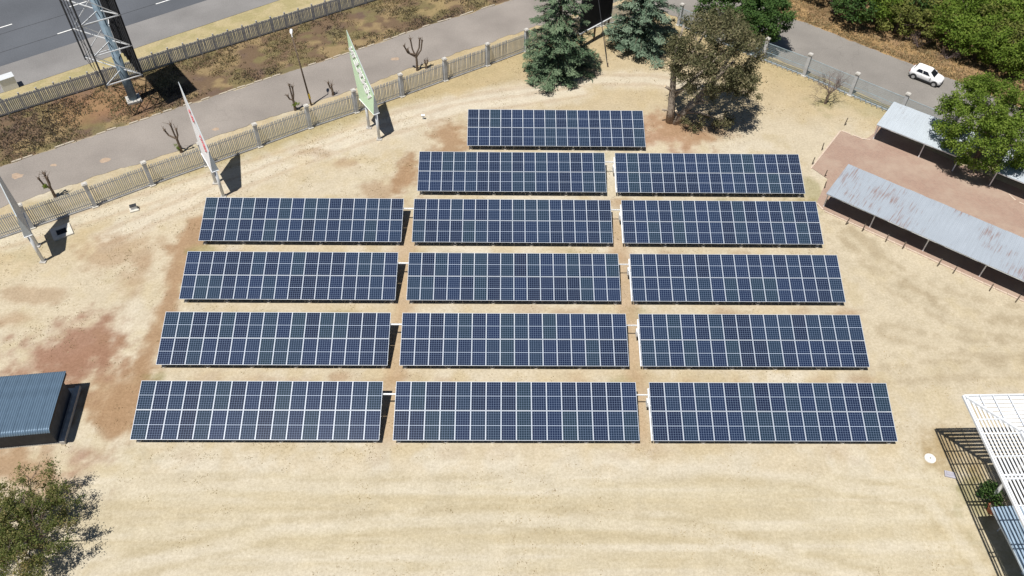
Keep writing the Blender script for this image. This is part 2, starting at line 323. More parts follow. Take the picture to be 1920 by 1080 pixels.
    n1 = n.new('ShaderNodeTexNoise'); n1.inputs['Scale'].default_value = 4.5; n1.inputs['Detail'].default_value = 8; n1.inputs['Roughness'].default_value = 0.8
    t.links.new(gm.outputs['Position'], n1.inputs['Vector'])
    cr = n.new('ShaderNodeValToRGB'); e = cr.color_ramp.elements
    e[0].position = 0.30; e[0].color = (0.74, 0.71, 0.66, 1); e[1].position = 0.66; e[1].color = (1.12, 1.12, 1.12, 1)
    t.links.new(n1.outputs[0], cr.inputs[0])
    mx = n.new('ShaderNodeMix'); mx.data_type = 'RGBA'; mx.blend_type = 'MULTIPLY'; mx.inputs[0].default_value = 1.0; mx.clamp_result = False
    t.links.new(a.outputs['Color'], mx.inputs[6]); t.links.new(cr.outputs[0], mx.inputs[7]); t.links.new(mx.outputs[2], b.inputs['Base Color'])
    bp = n.new('ShaderNodeBump'); bp.inputs['Strength'].default_value = 0.6; bp.inputs['Distance'].default_value = 0.06
    t.links.new(n1.outputs[0], bp.inputs['Height']); t.links.new(bp.outputs[0], b.inputs['Normal'])
    b.inputs['Roughness'].default_value = 1.0; b.inputs['Specular IOR Level'].default_value = 0.05
    tag(obj('ground', me, m), kind='structure')
build_ground()

def strip(name, lo, hi, z, m, kind='structure', rag=0.0):
    """sheet between two polylines resampled to the same count"""
    def res(pl, n):
        p = np.array(pl, float); s = np.concatenate([[0], np.cumsum(np.hypot(*np.diff(p, axis=0).T))]); t = np.linspace(0, s[-1], n)
        return np.stack([np.interp(t, s, p[:, 0]), np.interp(t, s, p[:, 1])], 1)
    n = 260; a = res(lo, n); b = res(hi, n); mb = MB()
    if rag: a[:, 1] += rag*(fbm(a[:, 0], a[:, 1], 0.9, 4, 31)-0.5)*2; b[:, 1] += rag*(fbm(b[:, 0], b[:, 1], 0.9, 4, 32)-0.5)*2
    mb.add([(x, y, z) for x, y in a]+[(x, y, z) for x, y in b], [(i, i+1, n+i+1, n+i) for i in range(n-1)])
    o = obj(name, mb.mesh(name), m)
    if kind: o['kind'] = kind
    return o
asph = roadmat('weathered_asphalt', (0.325, 0.290, 0.262), 0.12)
asphhwy = roadmat('highway_asphalt', (0.125, 0.134, 0.152), 0.1, sc=0.6)
asphsh = roadmat('shoulder_asphalt', (0.26, 0.25, 0.245), 0.1)
asphR = roadmat('grey_asphalt', (0.29, 0.268, 0.245), 0.25)
strip('service_road', RLOW, KERB, 0.012, asph, rag=0.45)
for (px, py, r_) in ((-48.0, 62.3, 0.55), (-45.0, 64.0, 0.3), (-40.2, 64.8, 0.5), (-30.2, 70.0, 0.35), (-12.5, 83.6, 0.4)):
    mb = MB(); mb.add([(px+r_*(0.7+0.6*rnd.random())*math.cos(k*0.5236)*1.2, py+r_*(0.5+0.5*rnd.random())*math.sin(k*0.5236), 0.016) for k in range(12)], [tuple(range(12))])
    tag(obj('road_patch', mb.mesh('road_patch'), mat('patch_soil', (0.36, 0.27, 0.20), 0.95, 0, 0.2, 2)), kind='structure')
# highway: carriageway, shoulder, painted marks
U = Vector((0.794, 0.608, 0)); N = Vector((-0.608, 0.794, 0)); E0 = Vector((-57.4, 81.3, 0))
def hp(s, o): p = E0 + U*s + N*o; return (p.x, p.y)
strip('highway_shoulder', [hp(-60, -5.4), hp(110, -5.4)], [hp(-60, 0), hp(110, 0)], 0.012, asphsh)
strip('highway', [hp(-60, 0), hp(110, 0)], [hp(-60, 19), hp(110, 19)], 0.016, asphhwy)
paint = mat('road_paint', (0.72, 0.72, 0.70), 0.7, 0, 0.2, 3)
seamm = mat('tar_seam', (0.045, 0.047, 0.052), 0.8, 0, 0.3, 2)
for (x, y), lab in (((-52.55, 88.95), 'white lane dash on the highway, beside the pole of the tall billboard'), ((-42.8, 96.1), 'white lane dash on the highway above the concrete fence')):
    p = Vector((x, y, 0)); mb = MB()
    q = [p-U*1.1-N*0.09, p+U*1.1-N*0.09, p+U*1.1+N*0.09, p-U*1.1+N*0.09]
    mb.add([(v.x, v.y, 0.021) for v in q], [(0, 1, 2, 3)]); tag(obj('lane_marking', mb.mesh('lane_marking'), paint), kind='structure')
for k in range(-4, 8):
    p = Vector((-53.4, 95.2, 0)) + U*(k*9.0); mb = MB(); q = [p-U*1.1-N*0.09, p+U*1.1-N*0.09, p+U*1.1+N*0.09, p-U*1.1+N*0.09]
    mb.add([(v.x, v.y, 0.021) for v in q], [(0, 1, 2, 3)]); tag(obj('lane_marking', mb.mesh('lane_marking'), paint), kind='structure')
for off in (2.9, 7.0):
    mb = MB(); mb.add([(*hp(-60, off), 0.019), (*hp(110, off), 0.019), (*hp(110, off+0.10), 0.019), (*hp(-60, off+0.10), 0.019)], [(0, 1, 2, 3)])
    tag(obj('asphalt_seam', mb.mesh('asphalt_seam'), seamm), kind='structure')
# right-hand road
Ur = Vector((0.758, -0.652, 0)); Nr = Vector((0.652, 0.758, 0))
def rp(s, o): p = Ur*s + Nr*o; return (p.x, p.y)
strip('side_road', [rp(-64, 85.2), rp(60, 85.2)], [rp(-64, 95.0), rp(60, 94.7)], 0.018, asphR, rag=0.5)
# broken kerb of the service road, stone by stone
kerb = tag(empty('kerb', (0, 0, 0)), kind='structure')
kst = MB(); kst.box((0, 0, 0.02), (0.94, 0.20, 0.22)); kst = setmat(kst.mesh('kerb_stone'), mat('kerb_concrete', (0.40, 0.35, 0.28), 0.95, 0, 0.3, 3, coords='Generated'))
pts = KERB[:]; acc = []
for (ax, ay), (bx, by) in zip(pts[:-1], pts[1:]):
    L = math.hypot(bx-ax, by-ay); n = int(L)
    for i in range(n): acc.append((ax+(bx-ax)*(i+.5)/n, ay+(by-ay)*(i+.5)/n, math.atan2(by-ay, bx-ax)))
for x, y, a in acc:
    if x < -62 or x > 12: continue
    hid = rnd.random()
    obj('kerb_stone', kst, None, kerb, (x+rnd.uniform(-.05, .05), y+rnd.uniform(-.06, .06)+0.08, -0.05-(0.14 if hid < 0.3 else 0)+rnd.uniform(-.02, .02)), (rnd.uniform(-.05, .05), 0, a+rnd.uniform(-.05, .05)))

# paving between the carports
def pavemat():
    m = bpy.data.materials.new('brick_paving'); m.use_nodes = True; t = m.node_tree; n = t.nodes; b = n['Principled BSDF']
    gm = n.new('ShaderNodeNewGeometry'); vr = n.new('ShaderNodeVectorRotate'); vr.rotation_type = 'Z_AXIS'; vr.inputs['Angle'].default_value = math.atan2(0.616, 0.788)
    t.links.new(gm.outputs['Position'], vr.inputs['Vector'])
    br = n.new('ShaderNodeTexBrick'); br.inputs['Scale'].default_value = 1.0; br.inputs['Brick Width'].default_value = 0.22; br.inputs['Row Height'].default_value = 0.11; br.inputs['Mortar Size'].default_value = 0.008
    br.inputs['Color1'].default_value = (0.315, 0.205, 0.160, 1); br.inputs['Color2'].default_value = (0.265, 0.175, 0.140, 1); br.inputs['Mortar'].default_value = (0.36, 0.28, 0.21, 1)
    t.links.new(vr.outputs[0], br.inputs['Vector'])
    n1 = n.new('ShaderNodeTexNoise'); n1.inputs['Scale'].default_value = 0.35; n1.inputs['Detail'].default_value = 7; n1.inputs['Roughness'].default_value = 0.7; t.links.new(gm.outputs['Position'], n1.inputs['Vector'])
    cr = n.new('ShaderNodeValToRGB'); e = cr.color_ramp.elements; e[0].position = 0.42; e[0].color = (0, 0, 0, 1); e[1].position = 0.68; e[1].color = (0.75, 0.75, 0.75, 1); t.links.new(n1.outputs[0], cr.inputs[0])
    mx = n.new('ShaderNodeMix'); mx.data_type = 'RGBA'; t.links.new(cr.outputs[0], mx.inputs[0]); t.links.new(br.outputs[0], mx.inputs[6]); mx.inputs[7].default_value = (0.385, 0.30, 0.235, 1)
    t.links.new(mx.outputs[2], b.inputs['Base Color']); b.inputs['Roughness'].default_value = 0.95
    return m
PAVE = [(36.5, 70.5), (31.8, 64.4), (33.0, 62.7), (30.9, 59.0), (31.5, 58.1), (47.6, 45.4), (68, 29.5), (74, 42), (53, 60.5), (47, 65.6), (40.7, 71.6), (40.0, 70.2), (38.6, 69.0)]
mb = MB(); mb.add([(x, y, 0.022) for x, y in PAVE], [tuple(range(len(PAVE)))]); me = mb.mesh('paved_yard')
bm = bmesh.new(); bm.from_mesh(me); bmesh.ops.triangulate(bm, faces=bm.faces); bm.to_mesh(me); bm.free()
tag(obj('paved_yard', me, pavemat()), kind='structure')
edge = tag(empty('paving_edge', (0, 0, 0)), kind='structure')
es = MB(); es.box((0, 0, 0), (0.95, 0.16, 0.16)); es = setmat(es.mesh('edging_stone'), mat('edging_concrete', (0.52, 0.42, 0.34), 0.9, 0, 0.15, 3))
def edging(poly):
    for (ax, ay), (bx, by) in zip(poly[:-1], poly[1:]):
        L = math.hypot(bx-ax, by-ay); n = max(1, round(L))
        for i in range(n): obj('edging_stone', es, None, edge, (ax+(bx-ax)*(i+.5)/n, ay+(by-ay)*(i+.5)/n, 0.0), (0, 0, math.atan2(by-ay, bx-ax)))
edging([(39.0, 69.1), (38.5, 69.2), (36.5, 70.6), (31.7, 64.3)]); edging([(30.9, 59.2), (31.4, 57.95), (50.5, 43.0)])
edging([(50.5, 60.7), (50.9, 59.5), (52.0, 58.6), (54, 57.6)])

# ------------------------------------------------------------------ solar tables
TILT = R(16.993); ZL = 0.65; MP, ML = 1.154, 2.278; MW = 1.140
ct, st = math.cos(TILT), math.sin(TILT); RX = Matrix.Rotation(TILT, 3, 'X')
fmb = MB(); fw_, fh = 0.025, 0.04
for sx in (-1, 1): fmb.box((sx*(MW/2-fw_/2), 0, 0), (fw_, ML, fh))
for sy in (-1, 1): fmb.box((0, sy*(ML/2-fw_/2), 0), (MW-2*fw_, fw_, fh))
frame_me = setmat(fmb.mesh('module_frame'), alu)
gmb = MB(); gmb.box((0, 0, 0.008), (MW-2*fw_+0.004, ML-2*fw_+0.004, 0.012)); glass_me = setmat(gmb.mesh('cell_glass'), cells)
def spt(x, v, dz=0): return Vector((x, v*ct - dz*st, ZL + v*st + dz*ct))
pur_me = {}
pm = MB(); pm.box((9.222, 0, 0), (18.5, 0.06, 0.09), RX); pur_me = setmat(pm.mesh('purlin'), galv)
def leg_mesh(h, r=0.055):
    m_ = MB(); m_.tube([(0, 0, 0), (0, 0, h)], [r, r], 8); return setmat(m_.mesh('leg'), galv)
VF, VR = 0.35, 3.75
leg_f = leg_mesh(spt(0, VF, -0.16).z); leg_r = leg_mesh(spt(0, VR, -0.16).z)
rm = MB(); rm.bar(spt(0, 0.05, -0.17), spt(0, 4.5, -0.17), 0.07, 0.10); raf_me = setmat(rm.mesh('rafter'), whitesteel)
bm_ = MB(); bm_.bar((0, spt(0, VR).y, 0.35), spt(0, 1.9, -0.22), 0.05, 0.05); bra_me = setmat(bm_.mesh('brace'), galv)
fm = MB(); fm.tube([(0, 0, -0.1), (0, 0, 0.10), (0, 0, 0.13)], [0.2, 0.19, 0.15], 10); foot_me = setmat(fm.mesh('footing'), concpale)
bx = MB(); bx.box((0, 0, 0), (0.18, 0.42, 0.55)).box((0, -0.1, -0.42), (0.08, 0.08, 0.3)); box_me = setmat(bx.mesh('combiner_box'), whitesteel)
wire = MB(); wire.tube([(0, 0, 0), (0, 0.02, -0.26)], [0.012, 0.012], 5); wire_me = setmat(wire.mesh('cable_loop'), whitesteel)
eb = MB(); eb.bar(spt(-0.09, 0.02, -0.09), spt(-0.09, 4.1, -0.09), 0.09, 0.14).bar(spt(-0.09, 3.9, -0.12), (-0.09, spt(0, 3.3).y, 1.1), 0.05).bar(spt(-0.09, 2.3, -0.12), (-0.09, spt(0, 3.3).y, 1.1), 0.05); endb_me = setmat(eb.mesh('end_beam'), whitesteel)
def solar_table(x, y, label, left_box, seed, end_bar=False):
    rr = random.Random(seed)
    t = thing('solar_table', label, 'solar panels', (x, y, 0), 0, 'tilted solar tables in rows on the dry yard')
    for r in range(2):
        for c in range(16):
            p = spt(MP*c+MW/2, ML/2+r*(ML+0.022), rr.uniform(-0.003, 0.003))
            m_ = obj('solar_module', frame_me, None, t, p, (TILT+rr.uniform(-.0025, .0025), rr.uniform(-.0025, .0025), 0))
            obj('cell_glass', glass_me, None, m_)
    for v in (0.45, 1.85, 2.75, 4.1): obj('purlin', pur_me, None, t, spt(0, v, -0.075))
    for i in range(6):
        px = 0.38+3.537*i
        obj('front_leg', leg_f, None, t, (px, spt(0, VF).y, 0)); obj('rear_leg', leg_r, None, t, (px, spt(0, VR).y, 0))
        obj('rafter', raf_me, None, t, (px, 0, 0)); obj('brace', bra_me, None, t, (px, 0, 0))
        obj('footing', foot_me, None, t, (px, spt(0, VF).y-0.02, 0)); obj('footing', foot_me, None, t, (px, spt(0, VR).y, 0))
    for i in range(14): obj('cable_loop', wire_me, None, t, spt(rr.uniform(0.5, 18), 0.10, -0.05))
    if end_bar:
        obj('end_beam', endb_me, None, t)
    if left_box: obj('combiner_box', box_me, None, t, (0.18-0.30, spt(0, 3.3).y, 1.05))
    return t
RY = (66.79, 59.74, 52.76, 45.73, 38.81, 31.93)
rowname = ('', '', 'third row from the big tree', 'third row from the open yard', 'second row from the open yard', 'front row along the open yard')
endname = {'L': 'at the leaf signs end', 'M': 'in the middle', 'R': 'at the carport end'}
lay = [(0, 'M', -3.49), (1, 'M', -8.12), (1, 'R', 11.37)]
XS = {2: (-27.55, -8.12, 11.36), 3: (-27.46, -8.05, 11.44), 4: (-27.47, -8.05, 11.46), 5: (-27.43, -7.96, 11.52)}
for r in range(2, 6): lay += [(r, k, x) for k, x in zip('LMR', XS[r])]
for i, (r, k, x) in enumerate(lay):
    if r == 0: lab = 'single solar table standing alone in its row near the big grey-barked tree'
    elif r == 1: lab = ('dark blue solar table beside the bare red soil, in the row of two', 'dark blue solar table in the row of two, at the carport end')[k == 'R']
    else:
        e = endname[k] if not (k == 'L' and r >= 4) else 'at the steel shed end'
        lab = f'blue solar table in the {rowname[r]}, {e}'
    solar_table(x, RY[r], lab, k == 'R', 100+i, k == 'R')
# cable trays bridging the gaps
for r in range(1, 6):
    gaps = [(-8.12+18.44, 11.37)] if r == 1 else [(XS[r][0]+18.44, XS[r][1]), (XS[r][1]+18.44, XS[r][2])]
    for j, (xa, xb) in enumerate(gaps):
        wide = (len(gaps) == 2 and j == 0); p = spt(0, 3.62, -0.2); w = 0.08 if wide else 0.04
        t = thing('cable_tray', ('wide white cable tray bridging the gap between two solar tables' if wide else 'narrow white conduit bridging the gap between two solar tables'), 'cable tray', (xa-0.25, RY[r]+p.y, p.z), 0, 'cable trays between tables' if wide else 'conduits between tables')
        L = xb-xa+0.5; mb = MB(); mb.box((L/2, 0, 0), (L, w, 0.03)); part('tray_base', mb, whitesteel, t)
        mb = MB(); mb.box((L/2, -w/2-0.008, 0.02), (L, 0.016, 0.09)).box((L/2, w/2+0.008, 0.02), (L, 0.016, 0.09)); part('tray_lip', mb, whitesteel, t)

# ------------------------------------------------------------------ front palisade fence
def fence_run(pillar_xy, label, h=2.35, ph=2.75, style='pale', name='palisade_fence', limit=300):
    t = thing(name, label, 'fence', (*pillar_xy[0], 0))
    o0 = Vector((*pillar_xy[0], 0))
    pmb = MB(); pmb.box((0, 0, ph/2), (0.37, 0.37, ph)); p_me = setmat(pmb.mesh('pillar'), fencegrey)
    capm = MB(); capm.box((0, 0, ph+0.06), (0.50, 0.50, 0.11)).box((0, 0, ph+0.15), (0.36, 0.36, 0.08)); c_me = setmat(capm.mesh('pillar_cap'), mat('cap_concrete', (0.47, 0.45, 0.42), 0.9, 0, 0.15, 3))
    ftm = MB(); ftm.box((0, 0, 0.05), (0.55, 0.55, 0.12)); f_me = setmat(ftm.mesh('pillar_base'), concpale)
    pal = MB(); pal.box((0, 0, h/2+0.06), (0.095, 0.035, h-0.12)); pal.add([(-.0425, -.0175, h), (.0425, -.0175, h), (.0425, .0175, h), (-.0425, .0175, h), (0, 0, h+0.10)], [(0, 1, 4), (1, 2, 4), (2, 3, 4), (3, 0, 4)])
    pal_me = setmat(pal.mesh('pale'), fencegrey)
    cnt = 0; rest = MB(); wires = MB()
    for i, (x, y) in enumerate(pillar_xy):
        p = Vector((x, y, 0))-o0
        ang = math.atan2(pillar_xy[min(i+1, len(pillar_xy)-1)][1]-pillar_xy[max(i-1, 0)][1], pillar_xy[min(i+1, len(pillar_xy)-1)][0]-pillar_xy[max(i-1, 0)][0])
        pi = obj('pillar', p_me, None, t, p, (0, 0, ang)); obj('pillar_cap', c_me, None, pi); obj('pillar_base', f_me, None, pi)
        if i == len(pillar_xy)-1: break
        q = Vector((*pillar_xy[i+1], 0))-o0; d = q-p; L = d.length; d.normalize(); a = math.atan2(d.y, d.x)
        nrm = Vector((-d.y, d.x, 0))
        if style == 'pale':
            for z in (0.45, h-0.35):
                mb = MB(); mb.bar(p+d*0.2+nrm*0.045+Vector((0, 0, z)), q-d*0.2+nrm*0.045+Vector((0, 0, z)), 0.045, 0.06); part('rail', mb, fencegrey, t)
            n = int((L-0.5)/0.17)
            for k in range(n):
                pos = p+d*(0.25+(L-0.5)*(k+.5)/n)
                vis = -47 < pos.x+o0.x < 2.5
                if vis and cnt < limit: obj('pale', pal_me, None, t, pos+Vector((0, 0, rnd.uniform(-.03, .02))), (rnd.uniform(-.015, .015), rnd.uniform(-.012, .012), a)); cnt += 1
                else: rest.box(pos+Vector((0, 0, h/2)), (0.085, 0.035, h), Matrix.Rotation(a, 3, 'Z'))
            mb = MB(); mb.bar(p+d*0.22+Vector((0, 0, 0.06)), q-d*0.22+Vector((0, 0, 0.06)), 0.16, 0.16); part('plinth', mb, fenceback, t)
        else:
            for z in (0.12, 1.15, h): 
                mb = MB(); mb.tube([p+d*0.2+Vector((0, 0, z)), q-d*0.2+Vector((0, 0, z))], [0.03, 0.03], 6); part('rail', mb, meshblue, t)
            n = int((L-0.5)/0.11)
            for k in range(n):
                pos = p+d*(0.25+(L-0.5)*(k+.5)/n); wires.box(pos+Vector((0, 0, h/2+.05)), (0.022, 0.014, h-0.1), Matrix.Rotation(a, 3, 'Z'))
            for k in range(int(h/0.2)):
                wires.bar(p+d*0.2+Vector((0, 0, 0.2+k*0.2)), q-d*0.2+Vector((0, 0, 0.2+k*0.2)), 0.016)
            mb = MB(); mb.bar(p+d*0.22+Vector((0, 0, 0.06)), q-d*0.22+Vector((0, 0, 0.06)), 0.14, 0.14); part('plinth', mb, fenceback, t)
            # coil of blue wire along the foot
            cp = []; n2 = int(L/0.10)
            for k in range(n2): f = k/n2; cp.append(p+d*(0.25+(L-0.5)*f)-nrm*(0.30+0.2*math.cos(k*0.9))+Vector((0, 0, 0.24+0.2*math.sin(k*0.9))))
            mb = MB(); mb.tube(cp, [0.024]*len(cp), 4); part('wire_coil', mb, mat('blue_coil', (0.12, 0.22, 0.30), 0.5, 0.2, 0.1), t)
    if rest.v: tag(part('pale_row', rest, fencegrey, t), kind='stuff')
    if wires.v: tag(part('wire_mesh', wires, meshblue, t), kind='stuff')
    return t
fence_run(FENCE, 'grey palisade fence with square pillars between the service road and the solar yard')
fence_run(FENCER, 'blue grey wire mesh fence with white pillars along the side road', style='mesh', name='mesh_fence', h=2.3)
# highway fence
hd = (HFENCE1-HFENCE0); hL = hd.length; hd.normalize(); ha = math.atan2(hd.y, hd.x)
t = thing('concrete_fence', 'weathered concrete slat fence between the highway and the weedy verge', 'fence', HFENCE0)
pmb = MB(); pmb.box((0, 0, 1.05), (0.16, 0.16, 2.1)); hp_me = setmat(pmb.mesh('post'), fenceback)
slm = MB(); slm.box((0, 0, 1.0), (0.135, 0.05, 1.75)); sl_me = setmat(slm.mesh('slat'), fenceback)
nb = int(hL/1.78); rest = MB(); cnt = 0; Rz = Matrix.Rotation(ha, 3, 'Z')
for i in range(nb+1):
    p = hd*(1.78*i); obj('post', hp_me, None, t, p, (0, 0, ha))
    if i == nb: break
    for z in (0.16, 1.62):
        mb = MB(); mb.bar(p+hd*0.08+Vector((0, 0, z)), p+hd*1.70+Vector((0, 0, z)), 0.07, 0.12); part('rail', mb, fenceback, t)
    for k in range(9):
        pos = p+hd*(0.17+k*0.18)+Vector((0.03, -0.045, 0))
        if 4 < i and cnt < 290: obj('slat', sl_me, None, t, pos+Vector((0, 0, rnd.uniform(-.03, .03))), (0, rnd.uniform(-.015, .015), ha)); cnt += 1
        else: rest.box(pos+Vector((0, 0, 1.0)), (0.135, 0.05, 1.75), Rz)
if rest.v: tag(part('slat_row', rest, fenceback, t), kind='stuff')

# ------------------------------------------------------------------ leaf-shaped signs
def sign(F, d, facecol, label, letters):
    d = Vector((*d, 0)).normalized(); nl = Vector((-d.y, d.x, 0)); nl = nl if nl.x < 0 else -nl   # nl: the left face's outward side
    t = thing('leaf_sign', label, 'sign', (F[0], F[1], 0))
    def P(a, z, s): return d*a + nl*s + Vector((0, 0, z))
    prof = [(0, 3.3), (3.25, 3.3), (4.55, 7.6), (4.62, 10.45), (4.15, 9.95), (0, 5.6)]; th = [0.32, 0.28, 0.06, 0.02, 0.03, 0.04]
    m1 = mat('sign_'+facecol, {'white': (0.78, 0.78, 0.80), 'green': (0.55, 0.72, 0.50)}[facecol], 0.5, 0, 0.05, 0.8)
    for sgn, nm in ((1, 'sign_face'), (-1, 'sign_face')):
        mb = MB(); vs = [P(a, z, sgn*w) for (a, z), w in zip(prof, th)]
        mb.add(vs, [(0, 1, 5), (1, 2, 5), (2, 4, 5), (2, 3, 4)] if sgn > 0 else [(0, 5, 1), (1, 5, 2), (2, 5, 4), (2, 4, 3)])
        part(nm, mb, m1 if sgn > 0 else mat('sign_back', (0.56, 0.58, 0.60), 0.5, 0, 0.06, 0.8), t)
    mb = MB(); n = 6
    vs = [P(a, z, w) for (a, z), w in zip(prof, th)]+[P(a, z, -w) for (a, z), w in zip(prof, th)]
    mb.add(vs, [(i, n+i, n+(i+1) % n, (i+1) % n) for i in range(6)]); part('edge_cladding', mb, mat('sign_edge', (0.50, 0.55, 0.58), 0.5, 0, 0.05), t)
    mb = MB(); mb.bar(P(-0.06, 3.27, 0), P(3.28, 3.27, 0), 0.68, 0.05); part('bottom_frame', mb, whitesteel, t)
    for a in (0.12, 2.45):
        mb = MB(); mb.tube([P(a, 0, 0), P(a, 3.3, 0)], [0.15, 0.15], 12); part('post', mb, galv, t, smooth=True)
        mb = MB(); mb.box(P(a, 0.03, 0), (0.55, 0.55, 0.10)); part('base_plate', mb, conc, t)
    # letter strokes standing on the left face, running up along the slanted front edge
    lm = mat('letter_'+letters[0], {'white': (0.86, 0.86, 0.86), 'red': (0.62, 0.16, 0.18)}[letters[0]], 0.5, 0, 0.03)
    e0 = Vector((0.35, 5.35)); e1 = Vector((3.95, 9.55)); ed = (e1-e0).normalized(); en = Vector((ed.y, -ed.x))
    strokes = {'E': [(0, 0, 0, 1), (0, 0, .6, 0), (0, .5, .5, .5), (0, 1, .6, 1)], 'N': [(0, 0, 0, 1), (0, 1, .6, 0), (.6, 0, .6, 1)], 'O': [(0, 0, 0, 1), (.6, 0, .6, 1), (0, 0, .6, 0), (0, 1, .6, 1)], 'I': [(.3, 0, .3, 1)], 'H': [(0, 0, 0, 1), (.6, 0, .6, 1), (0, .5, .6, .5)], 'L': [(0, 0, 0, 1), (0, 0, .6, 0)], 'T': [(.3, 0, .3, 1), (0, 1, .6, 1)], 'A': [(0, 0, .3, 1), (.3, 1, .6, 0), (.12, .4, .48, .4)]}
    def surf(q):     # thickness of the left face at (a,z)
        f = max(0, min(1, (q.y-3.3)/4.5)); f2 = max(0, min(1, (q.y-3.3)/2.3)); k = max(0, min(1, q.x/3.25)); return (0.32*(1-f2)+0.04*f2)*(1-k) + (0.28*(1-f)+0.06*f)*k
    def glyphs(word, start, step, size):
        for i, ch in enumerate(word):
            mb = MB(); org = e0+ed*(start+i*step)+en*(0.15)
            for x0, y0, x1, y1 in strokes[ch]:
                qa = org+ed*(x0*size)+en*((1-y0)*size*1.15); qb = org+ed*(x1*size)+en*((1-y1)*size*1.15)
                mb.bar(P(qa.x, qa.y, surf(qa)+0.035), P(qb.x, qb.y, surf(qb)+0.035), 0.05, 0.27*size)
            part('letter', mb, lm, t)
    for w in letters[1]: glyphs(*w)
    return t
sign((-41.0, 50.6), (-.545, .84), 'white', 'white and grey leaf-shaped sign standing over the concrete manhole slab', ('red', []))
sign((-26.9, 59.4), (-.525, .85), 'white', 'white leaf-shaped sign with faded red lettering on two posts', ('red', [('NEHT', 0.15, 0.42, 0.45), ('OLE', 3.0, 0.42, 0.45)]))
sign((-12.7, 68.5), (-.555, .83), 'green', 'pale green leaf-shaped sign with white letters on two posts', ('white', [('HENOALETN', 0.0, 0.56, 0.86)]))

# ------------------------------------------------------------------ billboard on monopole, top of the verge
t = thing('monopole_billboard', 'tall billboard on a weathered blue monopole beside the highway fence', 'billboard', (-40.3, 75.05, 0))
B0 = Vector((-40.3, 75.05, 0)); W3 = lambda x, y, z: Vector((x, y, z))-B0
mb = MB(); mb.tube([(0, 0, 0), (0, 0, 5.6), (0, 0, 5.61), (0, 0, 15.5)], [0.46, 0.46, 0.41, 0.38], 16); part('pole', mb, bluepole, t, smooth=True)
mb = MB(); mb.box((0, 0, 0.1), (1.5, 1.5, 0.3), Matrix.Rotation(0.5, 3, 'Z')); part('concrete_base', mb, conc, t)
for a in range(6):
    mb = MB(); mb.bar((0.44*math.cos(a), 0.44*math.sin(a), 0.25), (0.66*math.cos(a), 0.66*math.sin(a), 0.25), 0.05, 0.12); part('base_rib', mb, bluepole, t)
P1, P2 = Vector((-37.4, 73.3, 0)), Vector((-41.4, 78.45, 0)); Q1, Q2 = Vector((-40.5, 71.2, 0)), Vector((-44.45, 76.4, 0))
pd = (P2-P1).normalized()
mb = MB(); c = (P1+P2)/2-B0; mb.box(c+Vector((0, 0, 9.35)), ((P2-P1).length, 0.14, 10.3), Matrix.Rotation(math.atan2(pd.y, pd.x), 3, 'Z')); part('poster_panel', mb, black, t)
for i in range(9):
    p = P1+(P2-P1)*(i/8)-B0; n_ = Vector((-pd.y, pd.x, 0)); n_ = n_ if n_.x < 0 else -n_
    mb = MB(); mb.bar(p+n_*0.12+Vector((0, 0, 4.2)), p+n_*0.12+Vector((0, 0, 14.5)), 0.07, 0.09); part('panel_rib', mb, dark, t)
for q in (Q1, Q2):
    mb = MB(); mb.bar(q-B0+Vector((0, 0, 4.2)), q-B0+Vector((0, 0, 14.6)), 0.13); part('frame_post', mb, dark, t)
for z in (4.5, 7.9, 11.3, 14.3):
    for a_, b_ in ((P1, Q1), (P2, Q2), (Q1, Q2)):
        mb = MB(); mb.bar(a_-B0+Vector((0, 0, z)), b_-B0+Vector((0, 0, z)), 0.09 if a_ is not Q1 else 0.05); part('strut', mb, galv if a_ is not Q1 else dark, t)
    for e_ in (P1, P2, Q1, Q2):
        mb = MB(); mb.bar(Vector((0, 0, z-0.5)), e_-B0+Vector((0, 0, z)), 0.085); part('outrigger', mb, galv, t)
for z in (4.5, 7.9, 11.3):
    for a_, b_ in ((P1, Q1), (Q2, P2)):
        mb = MB(); mb.bar(a_-B0+Vector((0, 0, z)), b_-B0+Vector((0, 0, z+3.4)), 0.07); part('diagonal', mb, galv, t)
for k in (0.35, 0.65):
    q = Q1+(Q2-Q1)*k; mb = MB(); mb.bar(q-B0+Vector((0, 0, 4.5)), q-B0+Vector((0, 0, 14.3)), 0.05); part('frame_post', mb, dark, t)

# dark billboard between the conifers
A0 = Vector((9.2, 86.2, 0)); A1 = Vector((13.2, 90.0, 0)); dd = (A1-A0).normalized(); ang = math.atan2(dd.y, dd.x)
t = thing('dark_billboard', 'black-backed billboard on posts between the two conifers', 'billboard', A0)
mid = (A1-A0)/2
mb = MB(); mb.box(mid+Vector((0, 0, 6.1)), ((A1-A0).length, 0.25, 8.0), Matrix.Rotation(ang, 3, 'Z')); part('poster_panel', mb, black, t)
mb = MB(); mb.box(mid+Vector((0.05, -0.2, 2.02)), ((A1-A0).length+0.1, 0.22, 0.10), Matrix.Rotation(ang, 3, 'Z')); part('bottom_rail', mb, galv, t)
for k in (0.08, 0.5, 0.95):
    mb = MB(); mb.tube([(A1-A0)*k, (A1-A0)*k+Vector((0, 0, 2.1))], [0.12, 0.12], 8); part('post', mb, bark, t)
for k, z in ((0.3, 9.2),):
    mb = MB(); mb.tube([Vector((12.38, 82.4, 0))-A0, (A1-A0)*k+Vector((0, 0, z))], [0.045, 0.045], 6); part('stay_cable', mb, dark, t)
mb = MB(); mb.tube([Vector((12.4, 82.35, 0))-A0, Vector((12.38, 82.4, 0.5))-A0], [0.07, 0.06], 6); part('anchor_peg', mb, bark, t)

